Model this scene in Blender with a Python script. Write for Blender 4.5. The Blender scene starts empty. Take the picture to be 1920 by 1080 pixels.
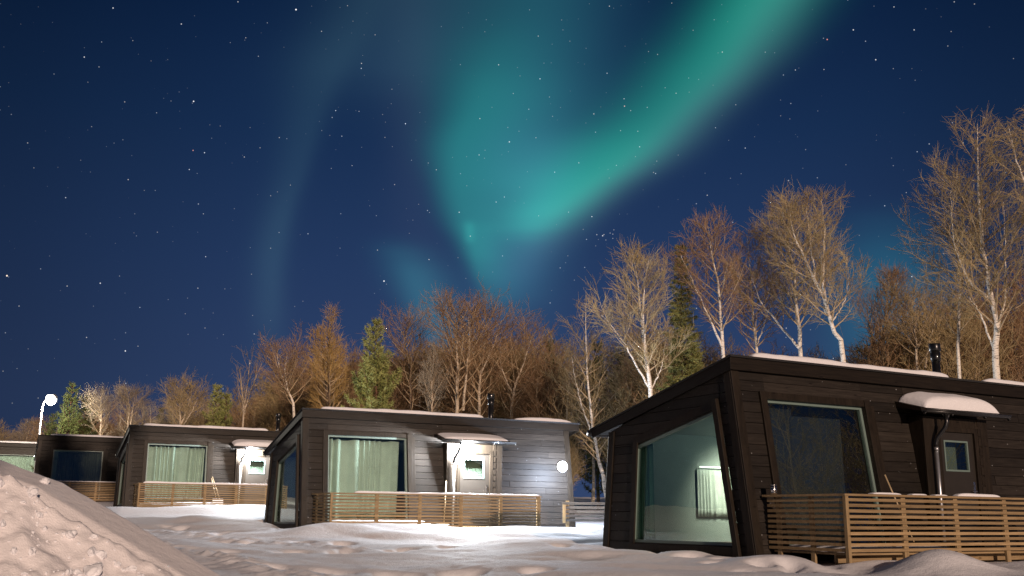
import bpy, math, random
import numpy as np
from mathutils import Vector, Matrix

# ------------------------------------------------------------------ camera
SC = bpy.context.scene
COL = SC.collection
F_PX, HOR, ROLL = 1863.8, 964.03, 0.0097          # focal length and horizon (1920 px wide photograph)
TH = math.atan((HOR - 540) / F_PX)
cam = bpy.data.objects.new('camera', bpy.data.cameras.new('camera'))
COL.objects.link(cam)
SC.camera = cam
cam.data.sensor_width = 36
cam.data.lens = 36 * F_PX / 1920
cam.data.clip_start = .05
cam.data.clip_end = 5000
cR = Vector((1, 0, 0)); cU = Vector((0, -math.sin(TH), math.cos(TH))); cF = Vector((0, math.cos(TH), math.sin(TH)))
X2 = cR * math.cos(ROLL) + cU * math.sin(ROLL)
Y2 = -cR * math.sin(ROLL) + cU * math.cos(ROLL)
Mc = Matrix((X2, Y2, -cF)).transposed()
cam.matrix_world = Mc.to_4x4()

def at(px, py, Y):
    a, b = px - 960, 540 - py
    d = (X2 * a + Y2 * b) / F_PX + cF
    return d * (Y / d.y)

SC.render.resolution_x, SC.render.resolution_y = 1024, 576
SC.render.engine = 'CYCLES'
SC.cycles.max_bounces = 6
SC.cycles.transparent_max_bounces = 12
SC.cycles.sample_clamp_indirect = 1.5
SC.cycles.use_denoising = True
SC.cycles.denoiser = 'OPENIMAGEDENOISE'
SC.cycles.denoising_input_passes = 'RGB_ALBEDO_NORMAL'
SC.cycles.denoising_prefilter = 'NONE'
SC.view_settings.view_transform = 'Standard'
SC.view_settings.look = 'None'
SC.view_settings.exposure = 0
SC.view_settings.gamma = 1

# ------------------------------------------------------------------ world: night sky, aurora, stars
SUN_AZ, SUN_EL = math.radians(160), math.radians(13)     # off-frame warm street lighting, low behind the camera
w = bpy.data.worlds.new('World'); SC.world = w; w.use_nodes = True
w.cycles.sampling_method = 'NONE'; nt = w.node_tree; N = nt.nodes; L = nt.links
for n in list(N): N.remove(n)
out = N.new('ShaderNodeOutputWorld'); bg = N.new('ShaderNodeBackground'); L.new(bg.outputs[0], out.inputs[0])
tc = N.new('ShaderNodeTexCoord')
def lk(i, v):
    if hasattr(v, 'type') or hasattr(v, 'is_linked'): L.new(v, i)
    else: i.default_value = v
def m(op, a, b=None, c=None, clamp=False):
    n = N.new('ShaderNodeMath'); n.operation = op; n.use_clamp = clamp
    for i, v in enumerate((a, b, c)):
        if v is not None: lk(n.inputs[i], v)
    return n.outputs[0]
def dotv(v):
    n = N.new('ShaderNodeVectorMath'); n.operation = 'DOT_PRODUCT'; L.new(tc.outputs['Generated'], n.inputs[0])
    n.inputs[1].default_value = v; return n.outputs['Value']
dR, dU, dF = dotv(X2), dotv(Y2), dotv(cF)
dFc = m('MAXIMUM', dF, .05)
PX = m('ADD', m('MULTIPLY', m('DIVIDE', dR, dFc), F_PX), 960)
PY = m('SUBTRACT', 540, m('MULTIPLY', m('DIVIDE', dU, dFc), F_PX))
mask = m('MULTIPLY', m('SUBTRACT', dF, .25), 3, clamp=True)
# gentle warping so that no edge is a pure curve
nz = N.new('ShaderNodeTexNoise'); nz.inputs['Scale'].default_value = 5; nz.inputs['Detail'].default_value = 2
L.new(tc.outputs['Generated'], nz.inputs['Vector'])
PXw = m('ADD', PX, m('MULTIPLY', m('SUBTRACT', nz.outputs[0], .5), 70))
Y0, Y1 = -300., 800.
TY = m('DIVIDE', m('SUBTRACT', PY, Y0), Y1 - Y0, clamp=True)
def curve(pts, lo, hi, src=TY, s0=Y0, s1=Y1):
    n = N.new('ShaderNodeFloatCurve'); c = n.mapping.curves[0]
    P = [((a - s0) / (s1 - s0), (b - lo) / (hi - lo)) for a, b in pts]
    c.points[0].location = P[0]; c.points[1].location = P[-1]
    for p in P[1:-1]: c.points.new(*p)
    for p in c.points: p.handle_type = 'AUTO_CLAMPED'
    n.mapping.extend = 'HORIZONTAL'; n.mapping.update()
    L.new(src, n.inputs['Value'])
    return m('ADD', m('MULTIPLY', n.outputs[0], hi - lo), lo)
total = None
def addcol(col, fac):
    global total
    n = N.new('ShaderNodeVectorMath'); n.operation = 'SCALE'; n.inputs[0].default_value = col; L.new(fac, n.inputs['Scale'])
    if total is None: total = n.outputs[0]
    else:
        a = N.new('ShaderNodeVectorMath'); a.operation = 'ADD'; L.new(total, a.inputs[0]); L.new(n.outputs[0], a.inputs[1]); total = a.outputs[0]
def band(col, xc, wl, wr, amp, x=None):
    x = x or PXw
    d = m('SUBTRACT', x, curve(xc, -500, 2500))
    L_, R_ = curve(wl, 0, 600), curve(wr, 0, 600)
    t = m('GREATER_THAN', d, 0)
    wd = m('ADD', L_, m('MULTIPLY', t, m('SUBTRACT', R_, L_)))
    q = m('DIVIDE', d, wd)
    g = m('EXPONENT', m('MULTIPLY', m('MULTIPLY', q, q), -1))
    addcol(col, m('MULTIPLY', m('MULTIPLY', g, curve(amp, 0, 2)), mask))
# base sky by elevation
sep = N.new('ShaderNodeSeparateXYZ'); L.new(tc.outputs['Generated'], sep.inputs[0])
ramp = N.new('ShaderNodeValToRGB'); L.new(m('MULTIPLY', sep.outputs[2], 1.6, clamp=True), ramp.inputs[0])
e = ramp.color_ramp.elements
e[0].position = 0; e[0].color = (.030, .054, .132, 1)
e[1].position = 1; e[1].color = (.0009, .0060, .028, 1)
for p_, c_ in ((.16, (.028, .053, .134)), (.38, (.017, .040, .112)), (.58, (.0085, .027, .082)), (.78, (.0032, .014, .050))):
    k = e.new(p_); k.color = (*c_, 1)
hx = m('DIVIDE', m('ADD', PX, 400), 2720, clamp=True)
side = curve([(-400, .5), (0, .62), (250, .8), (560, 1.0), (1100, 1.06), (1500, 1.0), (1920, .72), (2320, .6)], 0, 2, hx, -400, 2320)
sc_ = N.new('ShaderNodeVectorMath'); sc_.operation = 'SCALE'; L.new(ramp.outputs[0], sc_.inputs[0]); L.new(side, sc_.inputs['Scale'])
total = sc_.outputs[0]
# main green arm
band((.014, .310, .195), [(-300, 1640), (0, 1440), (100, 1365), (200, 1275), (300, 1160), (360, 1075), (415, 1010), (500, 950)],
     [(-300, 100), (0, 100), (200, 105), (300, 130), (380, 95), (450, 65)], [(-300, 80), (0, 85), (200, 72), (300, 70), (400, 62), (500, 50)],
     [(-300, .6), (0, .72), (100, .66), (200, .58), (300, .78), (375, .88), (415, .72), (445, .3), (480, .04), (520, 0), (800, 0)])
band((.055, .075, .085), [(-300, 1670), (0, 1480), (100, 1420), (200, 1330), (300, 1220), (360, 1130), (415, 1060), (500, 990)],
     [(-300, 60), (500, 60)], [(-300, 60), (0, 60), (300, 62), (500, 50)],
     [(-300, .35), (0, .4), (200, .5), (360, .5), (430, .35), (500, .1), (560, 0), (800, 0)])
# left curtain
band((.013, .200, .160), [(-300, 1060), (0, 990), (100, 945), (200, 905), (300, 868), (400, 872), (440, 880), (500, 896), (550, 915), (800, 940)],
     [(-300, 190), (0, 150), (100, 120), (200, 80), (300, 52), (400, 34), (500, 22), (600, 20)], [(-300, 150), (0, 140), (200, 160), (300, 145), (400, 70), (450, 55), (600, 60)],
     [(-300, .15), (0, .2), (100, .42), (200, .70), (300, .75), (400, .65), (440, .8), (500, .55), (550, .2), (600, .03), (640, 0), (800, 0)])
band((.02, .22, .17), [(-300, 872), (800, 876)], [(-300, 9), (800, 9)], [(-300, 9), (800, 9)], [(-300, 0), (405, 0), (430, .3), (442, .3), (465, 0), (800, 0)])
# blue haze between and under them
band((.022, .090, .125), [(-300, 1060), (0, 1060), (300, 1010), (450, 985), (560, 960), (800, 950)],
     [(-300, 160), (300, 110), (450, 85), (560, 70)], [(-300, 160), (0, 150), (300, 90), (450, 70), (600, 90)],
     [(-300, .35), (0, .35), (200, .45), (300, .85), (400, .95), (480, .88), (540, .65), (600, .25), (700, .02), (800, 0)])
band((.016, .040, .050), [(-300, 830), (0, 800), (150, 740), (800, 700)], [(-300, 200), (100, 170), (800, 100)], [(-300, 160), (800, 120)],
     [(-300, .6), (0, .75), (100, .7), (160, .4), (230, .08), (300, 0), (800, 0)])
# faint grey-blue columns
band((.018, .045, .048), [(-300, 760), (0, 680), (100, 630), (200, 580), (300, 558), (400, 532), (500, 516), (650, 505), (800, 500)],
     [(-300, 90), (100, 80), (300, 50), (600, 32)], [(-300, 60), (100, 40), (300, 26), (600, 28)],
     [(-300, .12), (0, .22), (150, .38), (300, .38), (450, .58), (560, .5), (640, .25), (800, 0)])
band((.018, .020, .026), [(-300, 760), (250, 780), (500, 800), (800, 820)], [(-300, 60), (800, 60)], [(-300, 50), (800, 50)], [(-300, .1), (100, .3), (220, .5), (400, .35), (560, .2), (800, 0)])
# low glows
band((.022, .150, .170), [(-300, 700), (450, 745), (500, 768), (560, 792), (640, 835), (800, 860)], [(-300, 40), (800, 45)], [(-300, 55), (500, 60), (800, 75)],
     [(-300, 0), (420, 0), (480, .28), (545, .5), (600, .5), (680, .35), (800, 0)])
band((.006, .080, .100), [(-300, 1690), (800, 1650)], [(-300, 95), (800, 105)], [(-300, 110), (800, 110)],
     [(-300, 0), (340, 0), (420, .25), (490, .65), (560, .85), (660, .6), (800, .2)])
# stars
def stars(scale, r, gain, expo):
    global total
    v = N.new('ShaderNodeTexVoronoi'); v.inputs['Scale'].default_value = scale; v.feature = 'F1'
    L.new(tc.outputs['Generated'], v.inputs['Vector'])
    s = N.new('ShaderNodeSeparateColor'); L.new(v.outputs['Color'], s.inputs[0])
    d = m('SUBTRACT', 1, m('DIVIDE', v.outputs['Distance'], r), clamp=True)
    b = m('MULTIPLY', m('POWER', s.outputs[0], expo), m('MULTIPLY', d, gain))
    mx = N.new('ShaderNodeMix'); mx.data_type = 'RGBA'; L.new(s.outputs[1], mx.inputs[0])
    mx.inputs[6].default_value = (.75, .86, 1, 1); mx.inputs[7].default_value = (1, .92, .82, 1)
    n = N.new('ShaderNodeVectorMath'); n.operation = 'SCALE'; L.new(mx.outputs[2], n.inputs[0]); L.new(b, n.inputs['Scale'])
    a = N.new('ShaderNodeVectorMath'); a.operation = 'ADD'; L.new(total, a.inputs[0]); L.new(n.outputs[0], a.inputs[1]); total = a.outputs[0]
stars(75, .045, 1.9, 2.8)
stars(120, .075, 1.1, 1.6)
stars(28, .018, 2.4, 2.0)
P2 = N.new('ShaderNodeCombineXYZ'); L.new(PX, P2.inputs[0]); L.new(PY, P2.inputs[1])
def star(px, py, amp, r=1.5, col=(1, 1, 1)):
    n = N.new('ShaderNodeVectorMath'); n.operation = 'DISTANCE'; L.new(P2.outputs[0], n.inputs[0]); n.inputs[1].default_value = (px, py, 0)
    addcol(col, m('MULTIPLY', m('MULTIPLY', m('SUBTRACT', 1, m('DIVIDE', n.outputs['Value'], r * 1.0), clamp=True), amp * (.45 if 1110 < px < 1155 and 425 < py < 465 else .8)), mask))
for px, py, a, r in ((1130, 442, 2.4, 1.5), (1119, 440, 1.4, 1.3), (1144, 437, 1.2, 1.2), (1149, 439, 1.2, 1.2), (1151, 431, 1.0, 1.2), (1149, 447, 1.0, 1.2), (1136, 450, .9, 1.2), (1117, 461, .6, 1.2), (1122, 449, .5, 1.1),
                     (555, 18, 2.6, 1.8), (363, 190, 2.2, 1.6), (720, 527, 2.2, 1.6), (235, 658, 2.0, 1.5), (158, 107, 1.6, 1.4), (212, 15, 1.6, 1.5), (340, 45, 1.4, 1.4), (955, 266, 1.5, 1.4), (1642, 112, 1.5, 1.5), (1600, 56, 1.5, 1.5), (1714, 56, 1.4, 1.4), (188, 531, 1.5, 1.5), (861, 398, 1.2, 1.3)):
    star(px, py, a, r)
star(13, 517, 3.0, 1.9, (1, .8, .6)); star(1551, 74, 2, 1.5, (1, .35, .25)); star(1171, 199, 1.6, 1.4, (1, .6, .5)); star(362, 282, 1.4, 1.4, (1, .45, .35))
L.new(total, bg.inputs[0]); bg.inputs[1].default_value = 1.0

def lamp(name, typ, loc, energy, col, size=.1, parent=None):
    l = bpy.data.lights.new(name, typ); l.energy = energy; l.color = col
    if typ == 'SUN': l.angle = size
    elif typ == 'AREA': l.size = size
    else: l.shadow_soft_size = size
    o = bpy.data.objects.new(name, l); COL.objects.link(o); o.location = loc
    if parent: o.parent = parent
    return o
sun = lamp('street_light_glow', 'SUN', (0, 0, 50), 2.9, (1, .735, .575), math.radians(.8))
sd = Vector((math.sin(SUN_AZ) * math.cos(SUN_EL), math.cos(SUN_AZ) * math.cos(SUN_EL), math.sin(SUN_EL)))
sun.rotation_euler = sd.to_track_quat('Z', 'Y').to_euler()

# ------------------------------------------------------------------ materials
def new_mat(name):
    mt = bpy.data.materials.new(name); mt.use_nodes = True
    t = mt.node_tree; return mt, t, t.nodes['Principled BSDF']
def nd(t, typ, **kw):
    n = t.nodes.new(typ)
    for k, v in kw.items():
        if k.startswith('_'): setattr(n, k[1:], v)
        else: n.inputs[k].default_value = v
    return n
def rampn(t, src, stops):
    r = t.nodes.new('ShaderNodeValToRGB'); t.links.new(src, r.inputs[0]); e = r.color_ramp.elements
    e[0].position, e[0].color = stops[0][0], (*stops[0][1], 1)
    e[1].position, e[1].color = stops[-1][0], (*stops[-1][1], 1)
    for p, c in stops[1:-1]:
        k = e.new(p); k.color = (*c, 1)
    return r
def bump(t, b, src, strength, dist=.01):
    n = nd(t, 'ShaderNodeBump', Strength=strength, Distance=dist); t.links.new(src, n.inputs['Height']); t.links.new(n.outputs[0], b.inputs['Normal'])
def wood(name, c0, c1, scale=(1.2, 9, 26), rough=.6, frost=False, vary=.5, bumps=.35, spec=.2):
    mt, t, b = new_mat(name); k = t.links
    tcn = nd(t, 'ShaderNodeTexCoord'); mp = nd(t, 'ShaderNodeMapping', Scale=scale)
    geo = nd(t, 'ShaderNodeNewGeometry')
    off = nd(t, 'ShaderNodeVectorMath', _operation='SCALE'); off.inputs[0].default_value = (7, 3, 5); k.new(geo.outputs['Random Per Island'], off.inputs['Scale'])
    ad = nd(t, 'ShaderNodeVectorMath', _operation='ADD'); k.new(tcn.outputs['Object'], ad.inputs[0]); k.new(off.outputs[0], ad.inputs[1])
    k.new(ad.outputs[0], mp.inputs[0])
    nz = nd(t, 'ShaderNodeTexNoise', Scale=1.6, Detail=5, Roughness=.65, Distortion=.6); k.new(mp.outputs[0], nz.inputs['Vector'])
    r = rampn(t, nz.outputs[0], [(.3, c0), (.7, c1)])
    hv = nd(t, 'ShaderNodeHueSaturation'); k.new(r.outputs[0], hv.inputs['Color'])
    mr = nd(t, 'ShaderNodeMapRange'); k.new(geo.outputs['Random Per Island'], mr.inputs[0]); mr.inputs[3].default_value = 1 - vary / 2; mr.inputs[4].default_value = 1 + vary / 2
    k.new(mr.outputs[0], hv.inputs['Value'])
    col = hv.outputs[0]
    # knots
    vo = nd(t, 'ShaderNodeTexVoronoi', Scale=1.0); mp2 = nd(t, 'ShaderNodeMapping', Scale=(2.1, 4, 7)); k.new(ad.outputs[0], mp2.inputs[0]); k.new(mp2.outputs[0], vo.inputs['Vector'])
    kn = rampn(t, vo.outputs['Distance'], [(.05, (.35, .3, .28)), (.13, (1, 1, 1))])
    mx = nd(t, 'ShaderNodeMix', _data_type='RGBA', _blend_type='MULTIPLY'); mx.inputs[0].default_value = 1; k.new(col, mx.inputs[6]); k.new(kn.outputs[0], mx.inputs[7]); col = mx.outputs[2]
    if frost:
        v2 = nd(t, 'ShaderNodeTexVoronoi', Scale=5.5); k.new(tcn.outputs['Object'], v2.inputs['Vector'])
        n2 = nd(t, 'ShaderNodeTexNoise', Scale=1.3, Detail=2); k.new(tcn.outputs['Object'], n2.inputs['Vector'])
        th = nd(t, 'ShaderNodeMath', _operation='MULTIPLY'); k.new(n2.outputs[0], th.inputs[0]); th.inputs[1].default_value = .12
        lt = nd(t, 'ShaderNodeMath', _operation='LESS_THAN'); k.new(v2.outputs['Distance'], lt.inputs[0]); k.new(th.outputs[0], lt.inputs[1])
        fm = nd(t, 'ShaderNodeMix', _data_type='RGBA'); k.new(lt.outputs[0], fm.inputs[0]); k.new(col, fm.inputs[6]); fm.inputs[7].default_value = (.22, .22, .22, 1); col = fm.outputs[2]
    k.new(col, b.inputs['Base Color']); b.inputs['Roughness'].default_value = rough; b.inputs['Specular IOR Level'].default_value = spec
    bump(t, b, nz.outputs[0], bumps, .006)
    return mt
def plain(name, col, rough=.5, metal=0, noise=.25, nscale=6, emit=None, estr=0, coat=0):
    mt, t, b = new_mat(name)
    tcn = nd(t, 'ShaderNodeTexCoord'); nz = nd(t, 'ShaderNodeTexNoise', Scale=nscale, Detail=4); t.links.new(tcn.outputs['Object'], nz.inputs['Vector'])
    a = tuple(c * (1 - noise) for c in col); c2 = tuple(min(1, c * (1 + noise)) for c in col)
    r = rampn(t, nz.outputs[0], [(.3, a), (.7, c2)]); t.links.new(r.outputs[0], b.inputs['Base Color'])
    b.inputs['Roughness'].default_value = rough; b.inputs['Metallic'].default_value = metal; b.inputs['Coat Weight'].default_value = coat
    if emit: b.inputs['Emission Color'].default_value = (*emit, 1); b.inputs['Emission Strength'].default_value = estr
    return mt
def snow_mat(name, s1=14, s2=90, strength=.35, tint=(.86, .86, .89)):
    mt, t, b = new_mat(name); k = t.links
    g = nd(t, 'ShaderNodeNewGeometry')
    n1 = nd(t, 'ShaderNodeTexNoise', Scale=s1, Detail=6, Roughness=.6); k.new(g.outputs['Position'], n1.inputs['Vector'])
    n2 = nd(t, 'ShaderNodeTexNoise', Scale=s2, Detail=3); k.new(g.outputs['Position'], n2.inputs['Vector'])
    a = nd(t, 'ShaderNodeMath', _operation='MULTIPLY_ADD'); k.new(n2.outputs[0], a.inputs[0]); a.inputs[1].default_value = .35; k.new(n1.outputs[0], a.inputs[2])
    r = rampn(t, n1.outputs[0], [(.3, tuple(c * .93 for c in tint)), (.7, tint)])
    v = nd(t, 'ShaderNodeTexVoronoi', Scale=26); k.new(g.outputs['Position'], v.inputs['Vector'])
    lt = nd(t, 'ShaderNodeMath', _operation='LESS_THAN'); k.new(v.outputs['Distance'], lt.inputs[0]); lt.inputs[1].default_value = .06
    rr = nd(t, 'ShaderNodeMapRange'); k.new(lt.outputs[0], rr.inputs[0]); rr.inputs[3].default_value = .75; rr.inputs[4].default_value = .12
    k.new(rr.outputs[0], b.inputs['Roughness'])
    k.new(r.outputs[0], b.inputs['Base Color'])
    b.inputs['Subsurface Weight'].default_value = 0
    bump(t, b, a.outputs[0], strength, .02)
    return mt
def glass_mat(name, tint, gain=1.3, base=.04):
    mt, t, b = new_mat(name); k = t.links; t.nodes.remove(b)
    o = [n for n in t.nodes if n.type == 'OUTPUT_MATERIAL'][0]
    tr = nd(t, 'ShaderNodeBsdfTransparent'); tr.inputs[0].default_value = (*tint, 1)
    gl = nd(t, 'ShaderNodeBsdfGlossy', Roughness=.0); gl.inputs[0].default_value = (.95, 1, .98, 1)
    nz = nd(t, 'ShaderNodeTexNoise', Scale=.9, Detail=1); tcn = nd(t, 'ShaderNodeTexCoord'); k.new(tcn.outputs['Object'], nz.inputs['Vector'])
    bp = nd(t, 'ShaderNodeBump', Strength=.06, Distance=.05); k.new(nz.outputs[0], bp.inputs['Height']); k.new(bp.outputs[0], gl.inputs['Normal'])
    lw = nd(t, 'ShaderNodeLayerWeight', Blend=.5); fr = nd(t, 'ShaderNodeMath', _operation='POWER'); k.new(lw.outputs['Facing'], fr.inputs[0]); fr.inputs[1].default_value = 4; ma = nd(t, 'ShaderNodeMath', _operation='MULTIPLY_ADD', _use_clamp=True); k.new(fr.outputs[0], ma.inputs[0]); ma.inputs[1].default_value = gain; ma.inputs[2].default_value = base
    mx = nd(t, 'ShaderNodeMixShader'); k.new(ma.outputs[0], mx.inputs[0]); k.new(tr.outputs[0], mx.inputs[1]); k.new(gl.outputs[0], mx.inputs[2]); k.new(mx.outputs[0], o.inputs[0])
    return mt
def bark_mat(name, white, dark, sc=(5, 5, 26), thr=(.36, .46)):
    mt, t, b = new_mat(name); k = t.links
    g = nd(t, 'ShaderNodeNewGeometry'); mp = nd(t, 'ShaderNodeMapping', Scale=sc); k.new(g.outputs['Position'], mp.inputs[0])
    nz = nd(t, 'ShaderNodeTexNoise', Scale=1, Detail=4, Roughness=.7); k.new(mp.outputs[0], nz.inputs['Vector'])
    r = rampn(t, nz.outputs[0], [(thr[0], dark), (thr[1], white)]); k.new(r.outputs[0], b.inputs['Base Color']); b.inputs['Roughness'].default_value = .8
    bump(t, b, nz.outputs[0], .4, .02)
    return mt
def twig_mat(name, c0, c1, sc=.9):
    mt, t, b = new_mat(name); k = t.links
    g = nd(t, 'ShaderNodeNewGeometry'); nz = nd(t, 'ShaderNodeTexNoise', Scale=sc, Detail=3); k.new(g.outputs['Position'], nz.inputs['Vector'])
    r = rampn(t, nz.outputs[0], [(.3, c0), (.7, c1)]); k.new(r.outputs[0], b.inputs['Base Color']); b.inputs['Roughness'].default_value = .85
    return mt
M = dict(
    wall=wood('stained_board', (.0095, .0072, .0055), (.030, .0245, .0195), frost=True, rough=.55, vary=.9),
    trim=wood('stained_trim', (.010, .0072, .0046), (.027, .0198, .0132), scale=(9, 9, 1.2), rough=.5, vary=.4),
    fascia=wood('fascia_board', (.0075, .0053, .0036), (.020, .0145, .0098), rough=.5),
    felt=plain('roof_felt', (.012, .012, .013), .85),
    deck=wood('deck_timber', (.21, .14, .070), (.38, .275, .15), scale=(1.5, 12, 30), rough=.6, vary=.6),
    post=wood('post_timber', (.24, .165, .085), (.42, .31, .17), scale=(14, 14, 1.5), rough=.6, vary=.5),
    fence=wood('weathered_fence', (.06, .055, .05), (.13, .12, .11), scale=(1.2, 12, 26), vary=.4),
    door=plain('door_paint', (.026, .022, .018), .4, noise=.08),
    frame=plain('window_frame_paint', (.15, .21, .19), .4, noise=.06),
    darkmetal=plain('black_steel', (.010, .010, .010), .28, noise=.2, coat=.6),
    steel=plain('brushed_steel', (.6, .6, .6), .22, 1, noise=.1),
    galv=plain('galvanised_steel', (.55, .57, .60), .35, .8, noise=.12),
    snow=snow_mat('snow_ground', 9, 60, .7), snowroof=snow_mat('snow_roof', 22, 120, .5),
    glass=glass_mat('window_glass', (.88, .95, .92), .9, .11), glass2=glass_mat('gable_glass', (.86, .94, .90), .9, .08),
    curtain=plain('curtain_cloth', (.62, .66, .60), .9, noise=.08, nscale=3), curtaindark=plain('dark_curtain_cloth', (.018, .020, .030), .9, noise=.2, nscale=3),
    curtainadded=plain('added_curtain_cloth', (.5, .56, .5), .9, noise=.08), curtainteal=plain('teal_curtain_cloth', (.12, .24, .19), .9, noise=.1), blind=plain('roller_blind', (.13, .14, .11), .85, noise=.05),
    room=plain('room_lining', (.30, .35, .32), .8, noise=.06, nscale=2), floor=wood('room_floor', (.10, .07, .04), (.2, .14, .08)),
    bulb=plain('lamp_glass', (.9, .9, .9), .4, noise=0, emit=(.88, .93, 1), estr=5), bulboff=plain('lamp_glass_off', (.5, .5, .5), .3),
    birch=bark_mat('birch_bark', (.80, .73, .62), (.06, .045, .035)), birchfar=bark_mat('birch_bark_far', (.55, .46, .34), (.13, .09, .06)),
    brown=bark_mat('brown_bark', (.20, .14, .09), (.05, .035, .025), thr=(.3, .7)), pinebark=bark_mat('pine_bark', (.20, .10, .05), (.06, .035, .02), thr=(.3, .7)),
    limb=twig_mat('limb_bark', (.32, .235, .14), (.55, .42, .26)),
    twig=twig_mat('birch_twig', (.25, .18, .085), (.50, .385, .19)), twigred=twig_mat('red_twig', (.22, .13, .07), (.42, .27, .14)), twiggold=twig_mat('larch_twig', (.38, .24, .075), (.62, .42, .15)), twigpale=twig_mat('pale_twig', (.22, .18, .13), (.38, .31, .22)),
    needle=twig_mat('pine_needle', (.055, .075, .018), (.13, .155, .042), 2.2), needledark=twig_mat('spruce_needle', (.045, .052, .014), (.11, .12, .035), 1.8), needleyoung=twig_mat('young_pine_needle', (.17, .19, .05), (.40, .42, .14), 3),
    needlespruce=twig_mat('tall_spruce_needle', (.10, .105, .025), (.26, .25, .07), 1.8), straw=plain('broom_bristle', (.35, .25, .12), .9), handle=plain('ash_handle', (.55, .42, .25), .5), plastic=plain('white_plastic', (.7, .7, .7), .4, noise=.05),
)

# ------------------------------------------------------------------ mesh helpers
class MB:
    def __init__(s): s.v = []; s.f = []
    def add(s, vs, fs):
        o = len(s.v); s.v += [tuple(v) for v in vs]; s.f += [tuple(i + o for i in f) for f in fs]
    def box(s, a, b):
        (x0, y0, z0), (x1, y1, z1) = a, b
        s.hexa([(x0, y0, z0), (x1, y0, z0), (x1, y1, z0), (x0, y1, z0)], [(x0, y0, z1), (x1, y0, z1), (x1, y1, z1), (x0, y1, z1)])
    def hexa(s, lo, hi):
        s.add(list(lo) + list(hi), [(3, 2, 1, 0), (4, 5, 6, 7), (0, 1, 5, 4), (1, 2, 6, 5), (2, 3, 7, 6), (3, 0, 4, 7)])
    def prism(s, A, B):
        n = len(A)
        s.add(list(A) + list(B), [tuple(range(n))[::-1], tuple(range(n, 2 * n))] + [(i, (i + 1) % n, n + (i + 1) % n, n + i) for i in range(n)])
    def tube(s, pts, rad, sides=10, caps=True):
        pts = [Vector(p) for p in pts]; rings = []
        for i, p in enumerate(pts):
            d = (pts[min(i + 1, len(pts) - 1)] - pts[max(i - 1, 0)]).normalized()
            a = d.orthogonal().normalized() if i == 0 else (a - d * a.dot(d)).normalized()
            b = d.cross(a); r = rad[i] if isinstance(rad, (list, tuple)) else rad
            rings.append([p + (a * math.cos(2 * math.pi * k / sides) + b * math.sin(2 * math.pi * k / sides)) * r for k in range(sides)])
        vs = [v for r in rings for v in r]; fs = []
        for i in range(len(pts) - 1):
            for k in range(sides): fs.append((i * sides + k, i * sides + (k + 1) % sides, (i + 1) * sides + (k + 1) % sides, (i + 1) * sides + k))
        if caps: fs += [tuple(range(sides))[::-1], tuple(range(len(vs) - sides, len(vs)))]
        s.add(vs, fs)
    def build(s, name, mat, parent=None, smooth=False, bevel=0):
        me = bpy.data.meshes.new(name); me.from_pydata(s.v, [], s.f); me.materials.append(mat)
        import bmesh
        bm = bmesh.new(); bm.from_mesh(me); bmesh.ops.recalc_face_normals(bm, faces=bm.faces)
        if bevel: bmesh.ops.bevel(bm, geom=bm.edges[:], offset=bevel, segments=2, affect='EDGES', profile=.6, clamp_overlap=True)
        bm.to_mesh(me); bm.free()
        if smooth: me.polygons.foreach_set('use_smooth', [True] * len(me.polygons))
        o = bpy.data.objects.new(name, me); COL.objects.link(o); o.parent = parent
        return o
def tag(o, label=None, cat=None, group=None, kind=None):
    if label: o['label'] = label
    if cat: o['category'] = cat
    if group: o['group'] = group
    if kind: o['kind'] = kind
    return o
def empty(name, loc=(0, 0, 0), rz=0, parent=None):
    o = bpy.data.objects.new(name, None); COL.objects.link(o); o.location = loc; o.rotation_euler = (0, 0, rz); o.parent = parent; o.empty_display_size = .2
    return o
def np_mesh(name, V, Fc, mat, parent=None, smooth=True):
    V = np.asarray(V, np.float32); Fc = np.asarray(Fc, np.int32); me = bpy.data.meshes.new(name)
    me.vertices.add(len(V)); me.vertices.foreach_set('co', V.ravel()); k = Fc.shape[1]
    me.loops.add(Fc.size); me.loops.foreach_set('vertex_index', Fc.ravel()); me.polygons.add(len(Fc))
    me.polygons.foreach_set('loop_start', np.arange(0, Fc.size, k, dtype=np.int32)); me.polygons.foreach_set('loop_total', np.full(len(Fc), k, np.int32))
    me.polygons.foreach_set('use_smooth', np.full(len(Fc), smooth)); me.update(calc_edges=True); me.materials.append(mat)
    o = bpy.data.objects.new(name, me); COL.objects.link(o); o.parent = parent
    return o
def copy_tree(o, parent=None):
    c = o.copy(); COL.objects.link(c); c.parent = parent
    for ch in o.children: copy_tree(ch, c)
    return c

# ------------------------------------------------------------------ noise and terrain
RS = np.random.RandomState(5)
PERM = RS.rand(256, 256)
def vnoise(x, y, s=0):
    x = x + s * 17.3; y = y + s * 9.1
    xi = np.floor(x).astype(int); yi = np.floor(y).astype(int); fx = x - xi; fy = y - yi
    fx = fx * fx * (3 - 2 * fx); fy = fy * fy * (3 - 2 * fy); g = lambda a, b: PERM[a & 255, b & 255]
    return (g(xi, yi) * (1 - fx) + g(xi + 1, yi) * fx) * (1 - fy) + (g(xi, yi + 1) * (1 - fx) + g(xi + 1, yi + 1) * fx) * fy - .5
def fbm(x, y, o=4, s=0):
    t = 0; a = 1
    for i in range(o): t = t + a * vnoise(x * 2 ** i, y * 2 ** i, s + i); a *= .5
    return t
def worley(x, y, s=0):
    xi = np.floor(x).astype(int); yi = np.floor(y).astype(int); d = np.full(np.shape(x), 9.)
    for a in (-1, 0, 1):
        for b in (-1, 0, 1):
            cx, cy = xi + a, yi + b
            px = cx + PERM[(cx + s * 31) & 255, cy & 255]; py = cy + PERM[(cy + 77) & 255, (cx + s * 13) & 255]
            d = np.minimum(d, np.hypot(x - px, y - py))
    return d
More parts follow.
